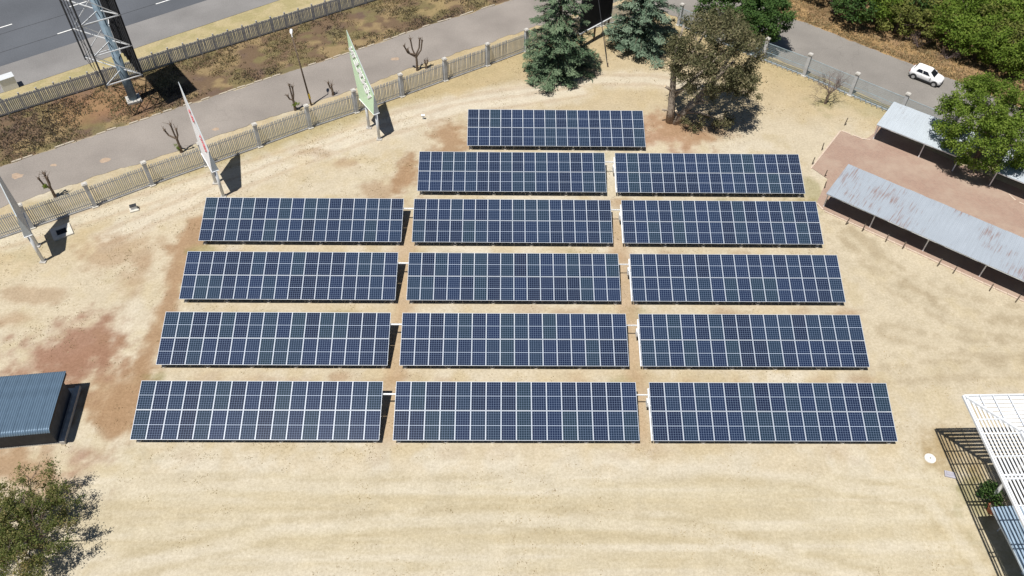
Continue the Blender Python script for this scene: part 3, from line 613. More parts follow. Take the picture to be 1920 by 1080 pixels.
# ------------------------------------------------------------------ street lamp
t = thing('street_lamp', 'slender brown lamp post leaning by the service road', 'lamp post', (-20.8, 74.4, 0))
mb = MB(); mb.tube([(0, 0, 0), (-0.25, -0.02, 4.2), (-0.5, -0.1, 8.4)], [0.10, 0.085, 0.06], 8); part('pole', mb, bark, t, smooth=True)
mb = MB(); mb.tube([(0, 0, 0.9), (-0.05, 0, 1.5)], [0.112, 0.112], 8); part('yellow_band', mb, mat('yellow_paint', (0.62, 0.45, 0.05), 0.6), t)
mb = MB(); mb.tube([(-0.5, -0.1, 8.4), (-0.62, 0.3, 8.6)], [0.04, 0.04], 6); part('arm', mb, galv, t)
mb = MB(); mb.tube([(-0.60, 0.2, 8.58), (-0.66, 0.45, 8.62), (-0.72, 0.85, 8.64), (-0.73, 0.92, 8.63)], [0.06, 0.16, 0.15, 0.05], 8); part('lamp_head', mb, whitesteel, t)

# ------------------------------------------------------------------ carports
UC = Vector((0.788, -0.616, 0)); VC = Vector((0.616, 0.788, 0)); ac = math.atan2(UC.y, UC.x)
zinc_rust = streakmat('rust_streaked_zinc', (0.315, 0.35, 0.395), (0.25, 0.19, 0.185), thr=0.665)
zinc = streakmat('bright_zinc', (0.42, 0.46, 0.50), (0.32, 0.30, 0.30), thr=0.73)
def corrugated(name, w, L, waves, amp, prof=None, m=None):
    n = waves*6; mb = MB(); prof = prof or [(0, 0), (L, 0)]
    for i in range(n+1):
        for (v, z) in prof: mb.v.append((w*i/n, v, z+amp*math.cos(2*math.pi*waves*i/n)))
    k = len(prof); mb.f = [(i*k+j, (i+1)*k+j, (i+1)*k+j+1, i*k+j+1) for i in range(n) for j in range(k-1)]; mb.mi = [0]*len(mb.f)
    return setmat(mb.mesh(name, True), m)
def carport(x, y, length, width, zn, zf, m, label, posts, backwall=True):
    t = thing('carport', label, 'carport', (x, y, 0), ac)
    nsh = max(1, round(length/0.75)); sw = length/nsh; sl = math.atan2(zf-zn, width)
    me = corrugated('roof_sheet', sw+0.02, math.hypot(width, zf-zn), 5, 0.018, None, m)
    for i in range(nsh): obj('roof_sheet', me, None, t, (i*sw, rnd.uniform(-.03, .03), zn+0.004*(i % 2)), (sl, 0, 0))
    for v in (0.05, width*0.35, width*0.68, width-0.1):
        mb = MB(); mb.box((length/2, v, zn+(zf-zn)*v/width-0.075), (length-0.05, 0.06, 0.09)); part('purlin', mb, galv, t)
    for s in posts:
        for v in (0.72, width-0.4):
            z = zn+(zf-zn)*v/width-0.12; mb = MB(); mb.tube([(s, v, 0), (s, v, z)], [0.055, 0.055], 8); part('post', mb, whitesteel, t)
        mb = MB(); mb.bar((s, 0.1, zn-0.16), (s, width-0.1, zf-0.16), 0.06, 0.10); part('beam', mb, galv, t)
    return t
carport(31.0, 58.1, 30.0, 5.2, 2.15, 2.4, zinc_rust, 'long rust-streaked grey carport roof beside the solar tables', (0.1, 4.75, 9.85, 15.0, 20.2, 25.4))
carport(39.05, 68.75, 8.7, 4.8, 2.25, 2.45, zinc, 'short bright zinc carport by the side road, next to the round green tree', (0.15, 5.0, 8.5))
carport(48.55, 61.35, 14.0, 4.8, 2.25, 2.45, zinc, 'bright zinc carport half hidden under the round green tree, paved side', (0.15, 5.0, 9.9))
# stub posts around the parking
stub = MB(); stub.tube([(0, 0, -0.1), (0.02, 0, 0.92)], [0.06, 0.05], 6); stub_me = setmat(stub.mesh('stub_post'), mat('old_timber', (0.16, 0.13, 0.10), 0.9, 0, 0.3, 4))
for i, (x, y) in enumerate([(33.0, 56.1), (34.3, 55.2), (36.1, 53.8), (37.4, 52.9), (39.9, 50.7), (41.0, 49.8), (43.5, 47.7), (45.3, 46.4)]):
    o = obj('bollard', stub_me, None, None, (x, y, 0), (rnd.uniform(-.08, .08), rnd.uniform(-.08, .08), rnd.random()*6)); tag(o, 'thin old timber bollard along the front of the long rusty carport', 'bollard', 'timber bollards in front of the long carport')
for i, (x, y) in enumerate([(31.6, 58.7), (32.3, 61.3), (32.8, 63.1), (32.0, 65.0), (33.6, 67.3), (37.2, 71.6)]):
    o = obj('bollard', stub_me, None, None, (x, y, 0), (rnd.uniform(-.1, .1), rnd.uniform(-.1, .1), rnd.random()*6)); tag(o, 'thin old timber bollard at the open end of the paved yard', 'bollard', 'timber bollards at the end of the paved yard')

# ------------------------------------------------------------------ steel shed
t = thing('steel_shed', 'low shed with blue grey corrugated roof standing on a slab in red soil', 'shed', (-32.5, 31.5, 0), R(6.5))
bl = mat('blue_grey_sheet', (0.12, 0.18, 0.25), 0.36, 0.25, 0.12, 0.8)
prof = [(0.0, 2.28), (0.03, 2.42), (0.12, 2.53), (0.28, 2.585), (0.5, 2.60), (2.7, 2.63), (5.0, 2.60), (5.2, 2.58), (5.34, 2.52), (5.42, 2.42)]
sh_me = corrugated('roof_sheet', 0.86, 0, 5, 0.034, prof, bl)
for i in range(10): obj('roof_sheet', sh_me, None, t, (-0.85*(i+1), 0, 0.003*(i % 2)))
mb = MB(); mb.box((-4.5, 2.75, 1.28), (8.1, 4.4, 2.4)); part('wall', mb, mat('shed_wall', (0.06, 0.07, 0.085), 0.7, 0, 0.2, 2), t)
mb = MB(); mb.box((-4.3, 3.0, 0.04), (8.6, 5.0, 0.14)); part('floor_slab', mb, concpale, t)
mb = MB(); mb.box((-0.02, 2.95, 0.2), (0.34, 5.1, 0.34)); part('edge_beam', mb, conc, t)
mb = MB(); mb.bar((-0.05, 0.3, 2.45), (-0.05, 5.2, 2.45), 0.05, 0.22); part('barge_board', mb, dark, t)

# ------------------------------------------------------------------ louvred canopy at the building corner
t = thing('louvre_canopy', 'white louvred canopy with mitred corner around a flat building roof', 'canopy', (31.83, 31.48, 0), R(1.2))
ZP = 7.4; OW, OL = 2.7, 2.9; YE = -20.0; XE = 16.0
wl = mat('white_louvre', (0.66, 0.68, 0.71), 0.45, 0, 0.04, 1)
def bar_part(n, a, b, w, h, m=wl): mb = MB(); mb.bar(a, b, w, h); return part(n, mb, m, t)
bar_part('edge_beam', (0, 0.0, ZP), (0.0, YE, ZP), 0.12, 0.16); bar_part('edge_beam', (0.07, 0, ZP), (XE, 0, ZP), 0.12, 0.16)
bar_part('mitre_beam', (0.1, -0.1, ZP+0.02), (OW, -OL, ZP+0.02), 0.16, 0.30)
bar_part('inner_beam', (OW, -OL, ZP), (OW, YE, ZP), 0.16, 0.34); bar_part('inner_beam', (OW, -OL, ZP), (XE, -OL, ZP), 0.16, 0.34)
for k in range(10):                                  # blades beside the yard, running away from the corner
    x = OW*(k+0.8)/10.6; y0 = -x*OL/OW-0.08
    mb = MB(); mb.box((x, (y0+YE)/2, ZP), (0.11, y0-YE, 0.05), Matrix.Rotation(-0.35, 3, 'Y')); part('louvre_blade', mb, wl, t)
for k in range(9):                                   # wide blades on the far side
    y = -OL*(k+0.7)/9.4; x0 = -y*OW/OL+0.1
    mb = MB(); mb.box(((x0+XE)/2, y, ZP), (XE-x0, 0.235, 0.035), Matrix.Rotation(0.12, 3, 'X')); part('louvre_blade', mb, wl, t)
for y in (-1.95, -3.05, -4.75, -6.1, -6.35, -8.2, -9.9, -10.2, -12.0, -14, -16):
    bar_part('cross_rib', (0 if y < -3 else 0.0, y, ZP+0.06), (OW if y < -OL else -y*OW/OL, y, ZP+0.06), 0.07 if y not in (-6.1, -6.35) else 0.12, 0.08)
for x in (1.1, 2.0, 3.1, 4.2, 5.6, 7.0, 8.5): bar_part('cross_rib', (x, 0, ZP+0.12), (x, -min(x*OL/OW, OL), ZP+0.12), 0.05, 0.06)
mb = MB(); mb.box(((OW+0.2+XE)/2, (-OL-0.2+YE)/2, ZP-0.12), (XE-OW-0.2, -OL-0.2-YE, 0.3)); part('flat_roof', mb, mat('roof_screed', (0.50, 0.51, 0.53), 0.8, 0, 0.1, 1), t)
mb = MB(); mb.box((OW+0.35, (-OL-0.3+YE)/2, ZP+0.22), (0.25, -OL-0.5-YE, 0.42)).box(((OW+0.5+XE)/2, -OL-0.35, ZP+0.22), (XE-OW-0.6, 0.25, 0.42)); part('parapet', mb, wl, t)
mb = MB(); mb.box((11.0, -12.5, ZP/2-0.2), (9.5, 15.0, ZP-0.4)); part('building_wall', mb, mat('building_render', (0.34, 0.33, 0.33), 0.9), t)
for y in (-4.0, -9.5, -15.0):
    mb = MB(); mb.tube([(OW+0.9, y, 0), (OW+0.9, y, ZP-0.25)], [0.14, 0.14], 10); part('column', mb, whitesteel, t)
# lower lean-to roof
t = thing('lean_to_roof', 'blue grey sheet roof lying in the slatted shade below the white canopy', 'roof', (33.45, 25.4, 0), R(4.0))
lm_ = corrugated('roof_sheet', 0.78, 0, 5, 0.02, [(0, 3.05), (-9.0, 3.0)], mat('lean_sheet', (0.27, 0.36, 0.46), 0.45, 0.1, 0.1, 1))
for i in range(5): obj('roof_sheet', lm_, None, t, (0.77*i, 0, 0.004*(i % 2)))
mb = MB(); mb.box((1.95, -0.02, 2.97), (3.9, 0.06, 0.12)).box((-0.03, -4.5, 2.95), (0.06, 9.0, 0.14)); part('fascia', mb, mat('fascia_grey', (0.40, 0.47, 0.54), 0.5), t)
for y in (-0.4, -4.5, -8.6):
    mb = MB(); mb.tube([(1.6, y, 0), (1.6, y, 2.95)], [0.05, 0.05], 8); part('post', mb, galv, t)

# ------------------------------------------------------------------ slabs, covers
t = thing('manhole', 'concrete manhole slab with dark square grate near the leaf-shaped sign', 'manhole', (-40.75, 54.4, 0), R(33))
mb = MB(); mb.box((0, 0.62, 0.06), (1.75, 0.45, 0.16)).box((0, -0.62, 0.06), (1.75, 0.45, 0.16)).box((0.66, 0, 0.06), (0.43, 0.79, 0.16)).box((-0.66, 0, 0.06), (0.43, 0.79, 0.16)); part('slab', mb, concpale, t)
mb = MB(); [mb.box((-0.38+0.095*i, 0, 0.09), (0.05, 0.78, 0.04)) for i in range(9)]; part('grate', mb, dark, t)
mb = MB(); mb.box((0, 0, 0.005), (0.86, 0.78, 0.02)); part('pit', mb, black, t)
t = thing('meter_box', 'small grey meter box with pale surround in the dry grass', 'box', (-35.0, 57.5, 0), R(25))
mb = MB(); mb.box((0, 0, 0.05), (0.8, 0.65, 0.14)); part('plinth', mb, concpale, t)
mb = MB(); mb.box((0.02, 0.08, 0.30), (0.55, 0.35, 0.36)); part('cabinet', mb, galv, t)
mb = MB(); mb.box((0.02, 0.08, 0.50), (0.62, 0.42, 0.05)); part('lid', mb, dark, t)
t = thing('round_cover', 'round white concrete cover beside the slatted shadow', 'manhole', (32.3, 30.85, 0))
mb = MB(); mb.tube([(0, 0, -0.05), (0, 0, 0.07), (0, 0, 0.09)], [0.42, 0.41, 0.36], 20); part('cover', mb, mat('white_concrete', (0.66, 0.64, 0.60), 0.9, 0, 0.1, 5), t)
mb = MB(); mb.tube([(0, 0, 0.085), (0, 0, 0.10)], [0.05, 0.05], 8); part('lifting_eye', mb, dark, t)
o = MB(); o.box((0, 0, 0.04), (0.75, 0.5, 0.10)).box((0, 0.05, 0.11), (0.5, 0.3, 0.04)); o = part('paving_slab', o, mat('slate_slab', (0.36, 0.35, 0.40), 0.8, 0, 0.1), None, (33.3, 29.5, 0), (0, 0, R(-15)))
tag(o, 'small grey violet slab at the edge of the slatted shadow', 'slab')
t = thing('floodlight', 'small dark floodlight on a stub near the green sign', 'floodlight', (-5.2-3.2, 72.1, 0))
mb = MB(); mb.tube([(0, 0, 0), (0, 0, 0.35)], [0.05, 0.05], 6); part('stub', mb, galv, t)
mb = MB(); mb.box((0, 0, 0.45), (0.35, 0.18, 0.28), Matrix.Rotation(0.5, 3, 'X')); part('lamp_body', mb, galv, t)
t = thing('terracotta_pot', 'terracotta pot beside the shrub under the white canopy', 'pot', (35.2, 26.6, 0))
mb = MB(); mb.tube([(0, 0, 0), (0, 0, 0.55), (0, 0, 0.62), (0, 0, 0.7)], [0.28, 0.40, 0.46, 0.45], 14); part('pot', mb, mat('terracotta', (0.45, 0.17, 0.09), 0.9), t)
mb = MB(); mb.tube([(0, 0, 0.66), (0, 0, 0.705)], [0.36, 0.36], 14); part('soil', mb, bark, t)
t = thing('utility_cabinet', 'pale utility cabinet behind the concrete fence by the highway shoulder', 'cabinet', (-54.6, 77.2, 0), R(37))
mb = MB(); mb.box((0, 0, 0.7), (1.6, 1.0, 1.4)); part('body', mb, whitesteel, t); mb = MB(); mb.box((0, 0, 1.43), (1.7, 1.1, 0.06)); part('lid', mb, galv, t)

# ------------------------------------------------------------------ car
def build_car():
    t = thing('parked_car', 'small white hatchback on the side road beside the bushes', 'car', (48.95, 80.25, 0.018), math.atan2(-0.652, 0.758))
    white = mat('white_car_paint', (0.83, 0.83, 0.84), 0.25, 0, 0.01, 1, spec=0.5); gl = mat('car_glass', (0.012, 0.014, 0.02), 0.08, 0, 0.1, 1, spec=0.6)
    tyre = mat('tyre_rubber', (0.02, 0.02, 0.021), 0.85); rimm = mat('alloy_rim', (0.55, 0.56, 0.58), 0.3, 0.7); trim = mat('black_trim', (0.03, 0.03, 0.032), 0.6)
    red = mat('tail_lamp_red', (0.35, 0.02, 0.02), 0.25); lamp = mat('headlamp', (0.5, 0.52, 0.55), 0.12, 0.3)
    # body stations: x, half width, z bottom, z shoulder, z top (bonnet / belt)
    stn = [(-1.84, 0.62, 0.42, 0.74, 0.86), (-1.74, 0.75, 0.30, 0.80, 0.98), (-1.40, 0.79, 0.24, 0.86, 1.02), (-0.6, 0.80, 0.22, 0.86, 1.00), (0.3, 0.80, 0.22, 0.85, 0.98), (0.85, 0.80, 0.22, 0.83, 0.98), (1.2, 0.79, 0.24, 0.80, 0.95), (1.55, 0.75, 0.26, 0.74, 0.89), (1.76, 0.66, 0.30, 0.66, 0.80), (1.84, 0.52, 0.36, 0.58, 0.68)]
    mb = MB(); ring = []
    for x, w, zb, zs, zt in stn:
        half = [(w*0.86, zb), (w*0.97, zb+0.10), (w, zs-0.14), (w*0.985, zs), (w*0.90, zt-0.025), (w*0.72, zt)]
        ring.append([(x, y, z) for y, z in half]+[(x, -y, z) for y, z in reversed(half)])
    k = 12; vs = [p for r_ in ring for p in r_]
    fs = [(i*k+j, i*k+(j+1) % k, (i+1)*k+(j+1) % k, (i+1)*k+j) for i in range(len(stn)-1) for j in range(k)]
    fs += [tuple(range(k-1, -1, -1)), tuple((len(stn)-1)*k+j for j in range(k))]
    mb.add(vs, fs); me = mb.mesh('body', True); b = obj('body', me, white, t)
    # cabin: belt ring to roof ring
    mb = MB(); belt = [(-1.66, 0.62), (-1.45, 0.73), (0.55, 0.75), (0.98, 0.68)]; roof = [(-1.38, 0.50), (-1.2, 0.575), (0.10, 0.60), (0.28, 0.54)]
    lo = [(x, y, 0.97) for x, y in belt]+[(x, -y, 0.97) for x, y in reversed(belt)]; md = [(x, y, 1.42) for x, y in roof]+[(x, -y, 1.42) for x, y in reversed(roof)]
    tp = [(x*0.93-0.03, y*0.85, 1.475) for x, y, z in md]; n = 8
    mb.add(lo+md+tp, [(i, (i+1) % n, n+(i+1) % n, n+i) for i in range(n)]+[(n+i, n+(i+1) % n, 2*n+(i+1) % n, 2*n+i) for i in range(n)]+[tuple(range(2*n, 3*n))])
    me = mb.mesh('cabin'); cab = obj('roof', me, white, t)
    def quad(name, pts, m, off):
        pts = [Vector(p) for p in pts]; nn = (pts[1]-pts[0]).cross(pts[3]-pts[0]).normalized()*off; mb = MB()
        mb.add([p+nn for p in pts]+[p-nn*0.5 for p in pts], [(0, 1, 2, 3), (7, 6, 5, 4), (0, 4, 5, 1), (1, 5, 6, 2), (2, 6, 7, 3), (3, 7, 4, 0)]); return part(name, mb, m, t)
    def lerp(a, b_, f): return Vector(a)*(1-f)+Vector(b_)*f
    for s in (1, -1):
        L0, L1 = Vector((-1.45, s*0.73, 0.97)), Vector((0.55, s*0.75, 0.97)); U0, U1 = Vector((-1.2, s*0.575, 1.42)), Vector((0.10, s*0.60, 1.42))
        def pt(u, v): return lerp(lerp(L0, L1, u), lerp(U0, U1, u), v)
        for a, b_ in ((0.14, 0.53), (0.56, 0.97)):
            q = [pt(a, 0.10), pt(b_, 0.10), pt(b_-(0.02 if b_ < 0.9 else 0.03), 0.84), pt(a+(0.05 if a < 0.2 else 0), 0.84)]
            quad('side_window', q if s < 0 else q[::-1], gl, 0.012)
        o = MB(); o.box((0.62, s*0.86, 0.98), (0.14, 0.16, 0.12)); part('wing_mirror', o, white, t)
        o = MB(); o.box((-0.1, s*0.805, 0.32), (2.0, 0.03, 0.16)); part('sill_trim', o, trim, t)
        for x in (-0.35, 0.48): o = MB(); o.box((x, s*0.805, 0.82), (0.16, 0.03, 0.03)); part('door_handle', o, white, t)
        o = MB(); o.box((1.70, s*0.56, 0.70), (0.22, 0.20, 0.10), Matrix.Rotation(-s*0.5, 3, 'Z')); part('headlight', o, lamp, t)
        o = MB(); o.box((-1.79, s*0.60, 0.80), (0.10, 0.18, 0.20)); part('tail_light', o, red, t)
    quad('windscreen', [lerp((0.98, -0.68, 0.97), (0.28, -0.54, 1.42), .08)+Vector((0, .05, 0)), lerp((0.98, 0.68, 0.97), (0.28, 0.54, 1.42), .08)-Vector((0, .05, 0)), lerp((0.98, 0.68, 0.97), (0.28, 0.54, 1.42), .9)-Vector((0, .05, 0)), lerp((0.98, -0.68, 0.97), (0.28, -0.54, 1.42), .9)+Vector((0, .05, 0))], gl, 0.012)
    quad('rear_window', [lerp((-1.66, 0.62, 0.97), (-1.38, 0.5, 1.42), .25)-Vector((0, .05, 0)), lerp((-1.66, -0.62, 0.97), (-1.38, -0.5, 1.42), .25)+Vector((0, .05, 0)), lerp((-1.66, -0.62, 0.97), (-1.38, -0.5, 1.42), .9)+Vector((0, .05, 0)), lerp((-1.66, 0.62, 0.97), (-1.38, 0.5, 1.42), .9)-Vector((0, .05, 0))], gl, 0.012)
    o = MB(); o.box((1.82, 0, 0.50), (0.06, 0.9, 0.14)); part('grille', o, trim, t)
    o = MB(); o.box((1.74, 0, 0.33), (0.2, 1.2, 0.12)); part('front_bumper', o, trim, t); o = MB(); o.box((-1.78, 0, 0.40), (0.14, 1.25, 0.2)); part('rear_bumper', o, trim, t)
    wm = MB(); wm.tube([(0, -0.10, 0), (0, -0.09, 0), (0, 0.09, 0), (0, 0.10, 0)], [0.26, 0.31, 0.31, 0.26], 20); w_me = setmat(wm.mesh('wheel', True), tyre)
    rm_ = MB(); rm_.tube([(0, -0.107, 0), (0, 0.107, 0)], [0.20, 0.20], 16); r_me = setmat(rm_.mesh('rim'), rimm)
    am = MB(); am.tube([(0, -0.06, 0), (0, 0.06, 0)], [0.375, 0.375], 20); a_me = setmat(am.mesh('wheel_arch'), trim)
    for x in (-1.2, 1.2):
        for s in (-1, 1):
            obj('wheel_arch', a_me, None, t, (x, s*0.745, 0.34)); w = obj('wheel', w_me, None, t, (x, s*0.745, 0.31)); obj('rim', r_me, None, w)
build_car()

# ------------------------------------------------------------------ vegetation
def leaves(name, cen, nrm, length, width, m, tint, rg, axis=None):
    """one quad per leaf; nrm: preferred normal (N,3)"""
    N_ = len(cen); n = nrm/np.maximum(np.linalg.norm(nrm, axis=1, keepdims=True), 1e-6)
    a = rg.normal(size=(N_, 3)); u = np.cross(n, a) if axis is None else axis+0.45*rg.normal(size=(N_, 3)); u = u-n*np.sum(u*n, 1, keepdims=True); u /= np.maximum(np.linalg.norm(u, axis=1, keepdims=True), 1e-6); v = np.cross(n, u)
    L = (length*(0.6+0.8*rg.random(N_)))[:, None]; Wd = (width*(0.6+0.8*rg.random(N_)))[:, None]
    V = np.stack([cen-u*L, cen-v*Wd, cen+u*L, cen+v*Wd], 1).reshape(-1, 3)
    me = mesh_np(name, V, np.arange(4*N_, dtype=np.int32), 4)
    at = me.attributes.new('tint', 'FLOAT', 'FACE'); at.data.foreach_set('value', np.clip(tint, 0, 1).astype(np.float32))
    me.materials.append(m); return me
def clump_cloud(clumps, per, rg, shell=0.55):
    """clumps: (cx,cy,cz,rx,ry,rz); returns leaf centres, outward normals, clump ids"""
    cs, ns, ids = [], [], []
    for i, c in enumerate(clumps):
        n = max(4, int(per*(c[3]*c[4]*c[5])**(2/3))); d = rg.normal(size=(n, 3)); d /= np.linalg.norm(d, axis=1, keepdims=True)
        r = (shell+(1-shell)*rg.random(n))[:, None]; r *= (0.75+0.45*rg.random(n))[:, None]
        cs.append(np.array(c[:3])+d*r*np.array(c[3:6])); ns.append(d); ids.append(np.full(n, i))
    return np.concatenate(cs), np.concatenate(ns), np.concatenate(ids)
L_green = leafmat('bright_green_leaves', (0.060, 0.100, 0.010), (0.145, 0.225, 0.028), (0.260, 0.330, 0.062), 0.42)
L_deep = leafmat('deep_green_leaves', (0.026, 0.058, 0.014), (0.056, 0.115, 0.026), (0.105, 0.175, 0.045), 0.3)
L_olive = leafmat('olive_leaves', (0.060, 0.068, 0.016), (0.150, 0.172, 0.036), (0.270, 0.270, 0.075), 0.36)
L_gum = leafmat('gum_leaves', (0.062, 0.066, 0.030), (0.140, 0.138, 0.066), (0.265, 0.225, 0.130), 0.22)
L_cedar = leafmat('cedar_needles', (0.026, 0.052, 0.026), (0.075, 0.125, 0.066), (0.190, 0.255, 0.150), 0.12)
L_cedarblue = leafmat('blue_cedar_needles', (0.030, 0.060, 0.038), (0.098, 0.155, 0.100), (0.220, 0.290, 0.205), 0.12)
L_thorn = leafmat('thorn_bush_leaves', (0.075, 0.105, 0.022), (0.170, 0.185, 0.058), (0.330, 0.255, 0.115), 0.35)
L_dry = leafmat('dry_grass_blades', (0.16, 0.11, 0.05), (0.32, 0.25, 0.13), (0.50, 0.42, 0.26), 0.1)
L_weed = leafmat('weed_blades', (0.085, 0.062, 0.052), (0.125, 0.115, 0.055), (0.36, 0.28, 0.155), 0.2)
def branch_rec(mb, p, d, L, r, depth, rr, tips, spread=0.6, upb=0.15, n=6, kids=(2, 3)):
    q = p+d*L; mid = p+d*L*0.5+Vector((rr.uniform(-1, 1), rr.uniform(-1, 1), rr.uniform(-1, 1)))*L*0.05
    mb.tube([p, mid, q], [r, r*0.85, r*0.68], n, cap=False)
    if depth == 0: tips.append((q, d)); return
    for _ in range(rr.randint(*kids)):
        nd = (d+Vector((rr.gauss(0, 1), rr.gauss(0, 1), rr.gauss(0, 1)))*spread+Vector((0, 0, upb))).normalized()
        branch_rec(mb, q if rr.random() < 0.7 else mid, nd, L*rr.uniform(0.62, 0.88), r*0.62, depth-1, rr, tips, spread, upb, max(4, n-1), kids)

def broadleaf_meshes(seed, H_, Rx, Ry, Rz, ncl, m, per=120, leaf=(0.16, 0.085), cl=(0.8, 1.4), zmin=-0.75, tintspread=0.32, trunk_r=0.18, shell=0.8):
    rg = np.random.default_rng(seed); rr = random.Random(seed); clumps = []
    lob = rg.normal(size=(5, 3)); lob /= np.linalg.norm(lob, axis=1, keepdims=True)
    while len(clumps) < ncl:
        d = rg.normal(size=3); d /= np.linalg.norm(d)
        if d[2] < zmin: continue
        k = 1+0.22*max(0, (lob@d).max())-0.18*vn(np.array(d[0]*3+seed), np.array(d[1]*3+d[2]*2))*1.2
        r = k*(shell+(1-shell)*rg.random()) if rg.random() < 0.8 else 0.6*rg.random()
        s = rg.uniform(*cl); clumps.append((d[0]*Rx*r, d[1]*Ry*r, H_+d[2]*Rz*r, s, s, s*0.72))
    ce, no, ids = clump_cloud(clumps, per, rg)
    keep = ce[:, 2] > 0.1; ce, no, ids = ce[keep], no[keep], ids[keep]
    base = rg.random(len(clumps)); tint = 0.5+(base[ids]-0.5)*tintspread*1.6+rg.normal(size=len(ce))*0.2
    nr = no*0.6+np.array([0, 0, 0.8])+rg.normal(size=no.shape)*0.55
    crown = leaves('crown', ce, nr, leaf[0], leaf[1], m, tint, rg)
    mb = MB(); tips = []; mb.tube([(0, 0, -0.1), (0.05, 0, H_*0.35), (0, 0.05, H_*0.6)], [trunk_r*1.25, trunk_r, trunk_r*0.8], 8)
    for _ in range(7):
        c = clumps[rr.randrange(len(clumps))]; mb.tube([(0, 0, H_*rr.uniform(0.3, 0.6)), (c[0]*0.5, c[1]*0.5, H_*0.55+c[2]*0.2), c[:3]], [trunk_r*0.55, trunk_r*0.35, 0.03], 6)
    return crown, setmat(mb.mesh('trunk', True), bark)
def tree(name, label, loc, meshes, group=None, rz=0, sc=(1, 1, 1), cat='tree'):
    t = thing(name, label, cat, loc, rz, group); t.scale = sc
    obj('crown', meshes[0], None, t); obj('trunk', meshes[1], None, t); return t

def conifer(seed, H_, R0, m, z0, per, label, loc, sprayL=0.30, R1=0.75):
    rg = np.random.default_rng(seed); t = thing('conifer', label, 'tree', loc)
    ce, no, ti, ax = [], [], [], []; br = MB(); z = z0; az = 0
    while z < H_-0.4:
        f = (z-z0)/(H_-z0); Rr = R0*(1-f)**R1*rg.uniform(0.86, 1.10)+0.25
        nb_ = max(5, int(9*(1-f)+4)); 
        for i in range(nb_):
            az += 2*math.pi/nb_+rg.uniform(-0.25, 0.25); L = Rr*rg.uniform(0.62, 1.18); droop = rg.uniform(0.02, 0.20); zz = z+rg.uniform(-0.12, 0.12)
            e = np.array([math.cos(az), math.sin(az)]); nside = np.array([-e[1], e[0]])
            br.tube([(0, 0, zz), (e[0]*L*0.55, e[1]*L*0.55, zz+0.05), (e[0]*L, e[1]*L, zz-droop*L)], [0.05*(1-f)+0.015, 0.03, 0.008], 4, cap=False)
            n = int(per*L/R0*(0.6+0.8*(1-f))); s = rg.random(n)**0.7
            wid = (0.08+0.26*s*(1-s*0.5))*L*0.75
            off = rg.normal(size=n)*wid*0.55; zc = zz+0.05-droop*L*s*s-0.08*np.abs(off)+rg.normal(size=n)*0.035
            ce.append(np.stack([e[0]*L*s+nside[0]*off, e[1]*L*s+nside[1]*off, zc], 1))
            nn = np.tile(np.array([e[0]*0.25, e[1]*0.25, 1.0]), (n, 1))+rg.normal(size=(n, 3))*0.30; no.append(nn); ax.append(np.stack([e[0]*0.8+nside[0]*np.sign(off)*0.6, e[1]*0.8+nside[1]*np.sign(off)*0.6, np.full(n, -0.05)], 1))
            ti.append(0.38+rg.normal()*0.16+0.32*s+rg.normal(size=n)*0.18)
        z += rg.uniform(0.72, 1.05)*(1-0.35*f)
    ce, no, ti = np.concatenate(ce), np.concatenate(no), np.concatenate(ti)
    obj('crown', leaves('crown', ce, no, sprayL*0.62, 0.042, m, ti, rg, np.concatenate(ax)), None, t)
    tr = MB(); tr.tube([(0, 0, -0.1), (0, 0, H_*0.5), (0, 0, H_-0.2)], [0.28, 0.17, 0.03], 8); part('trunk', tr, bark, t); part('branches', br, bark, t)
conifer(3, 13.5, 4.3, L_cedar, 0.6, 270, 'dark green conifer with layered branches behind the single solar table', (6.4, 81.2, 0), R1=0.45)
conifer(4, 14.5, 4.0, L_cedarblue, 1.0, 270, 'blue green conifer behind the big grey-barked tree', (16.6, 86.6, 0), R1=0.45)

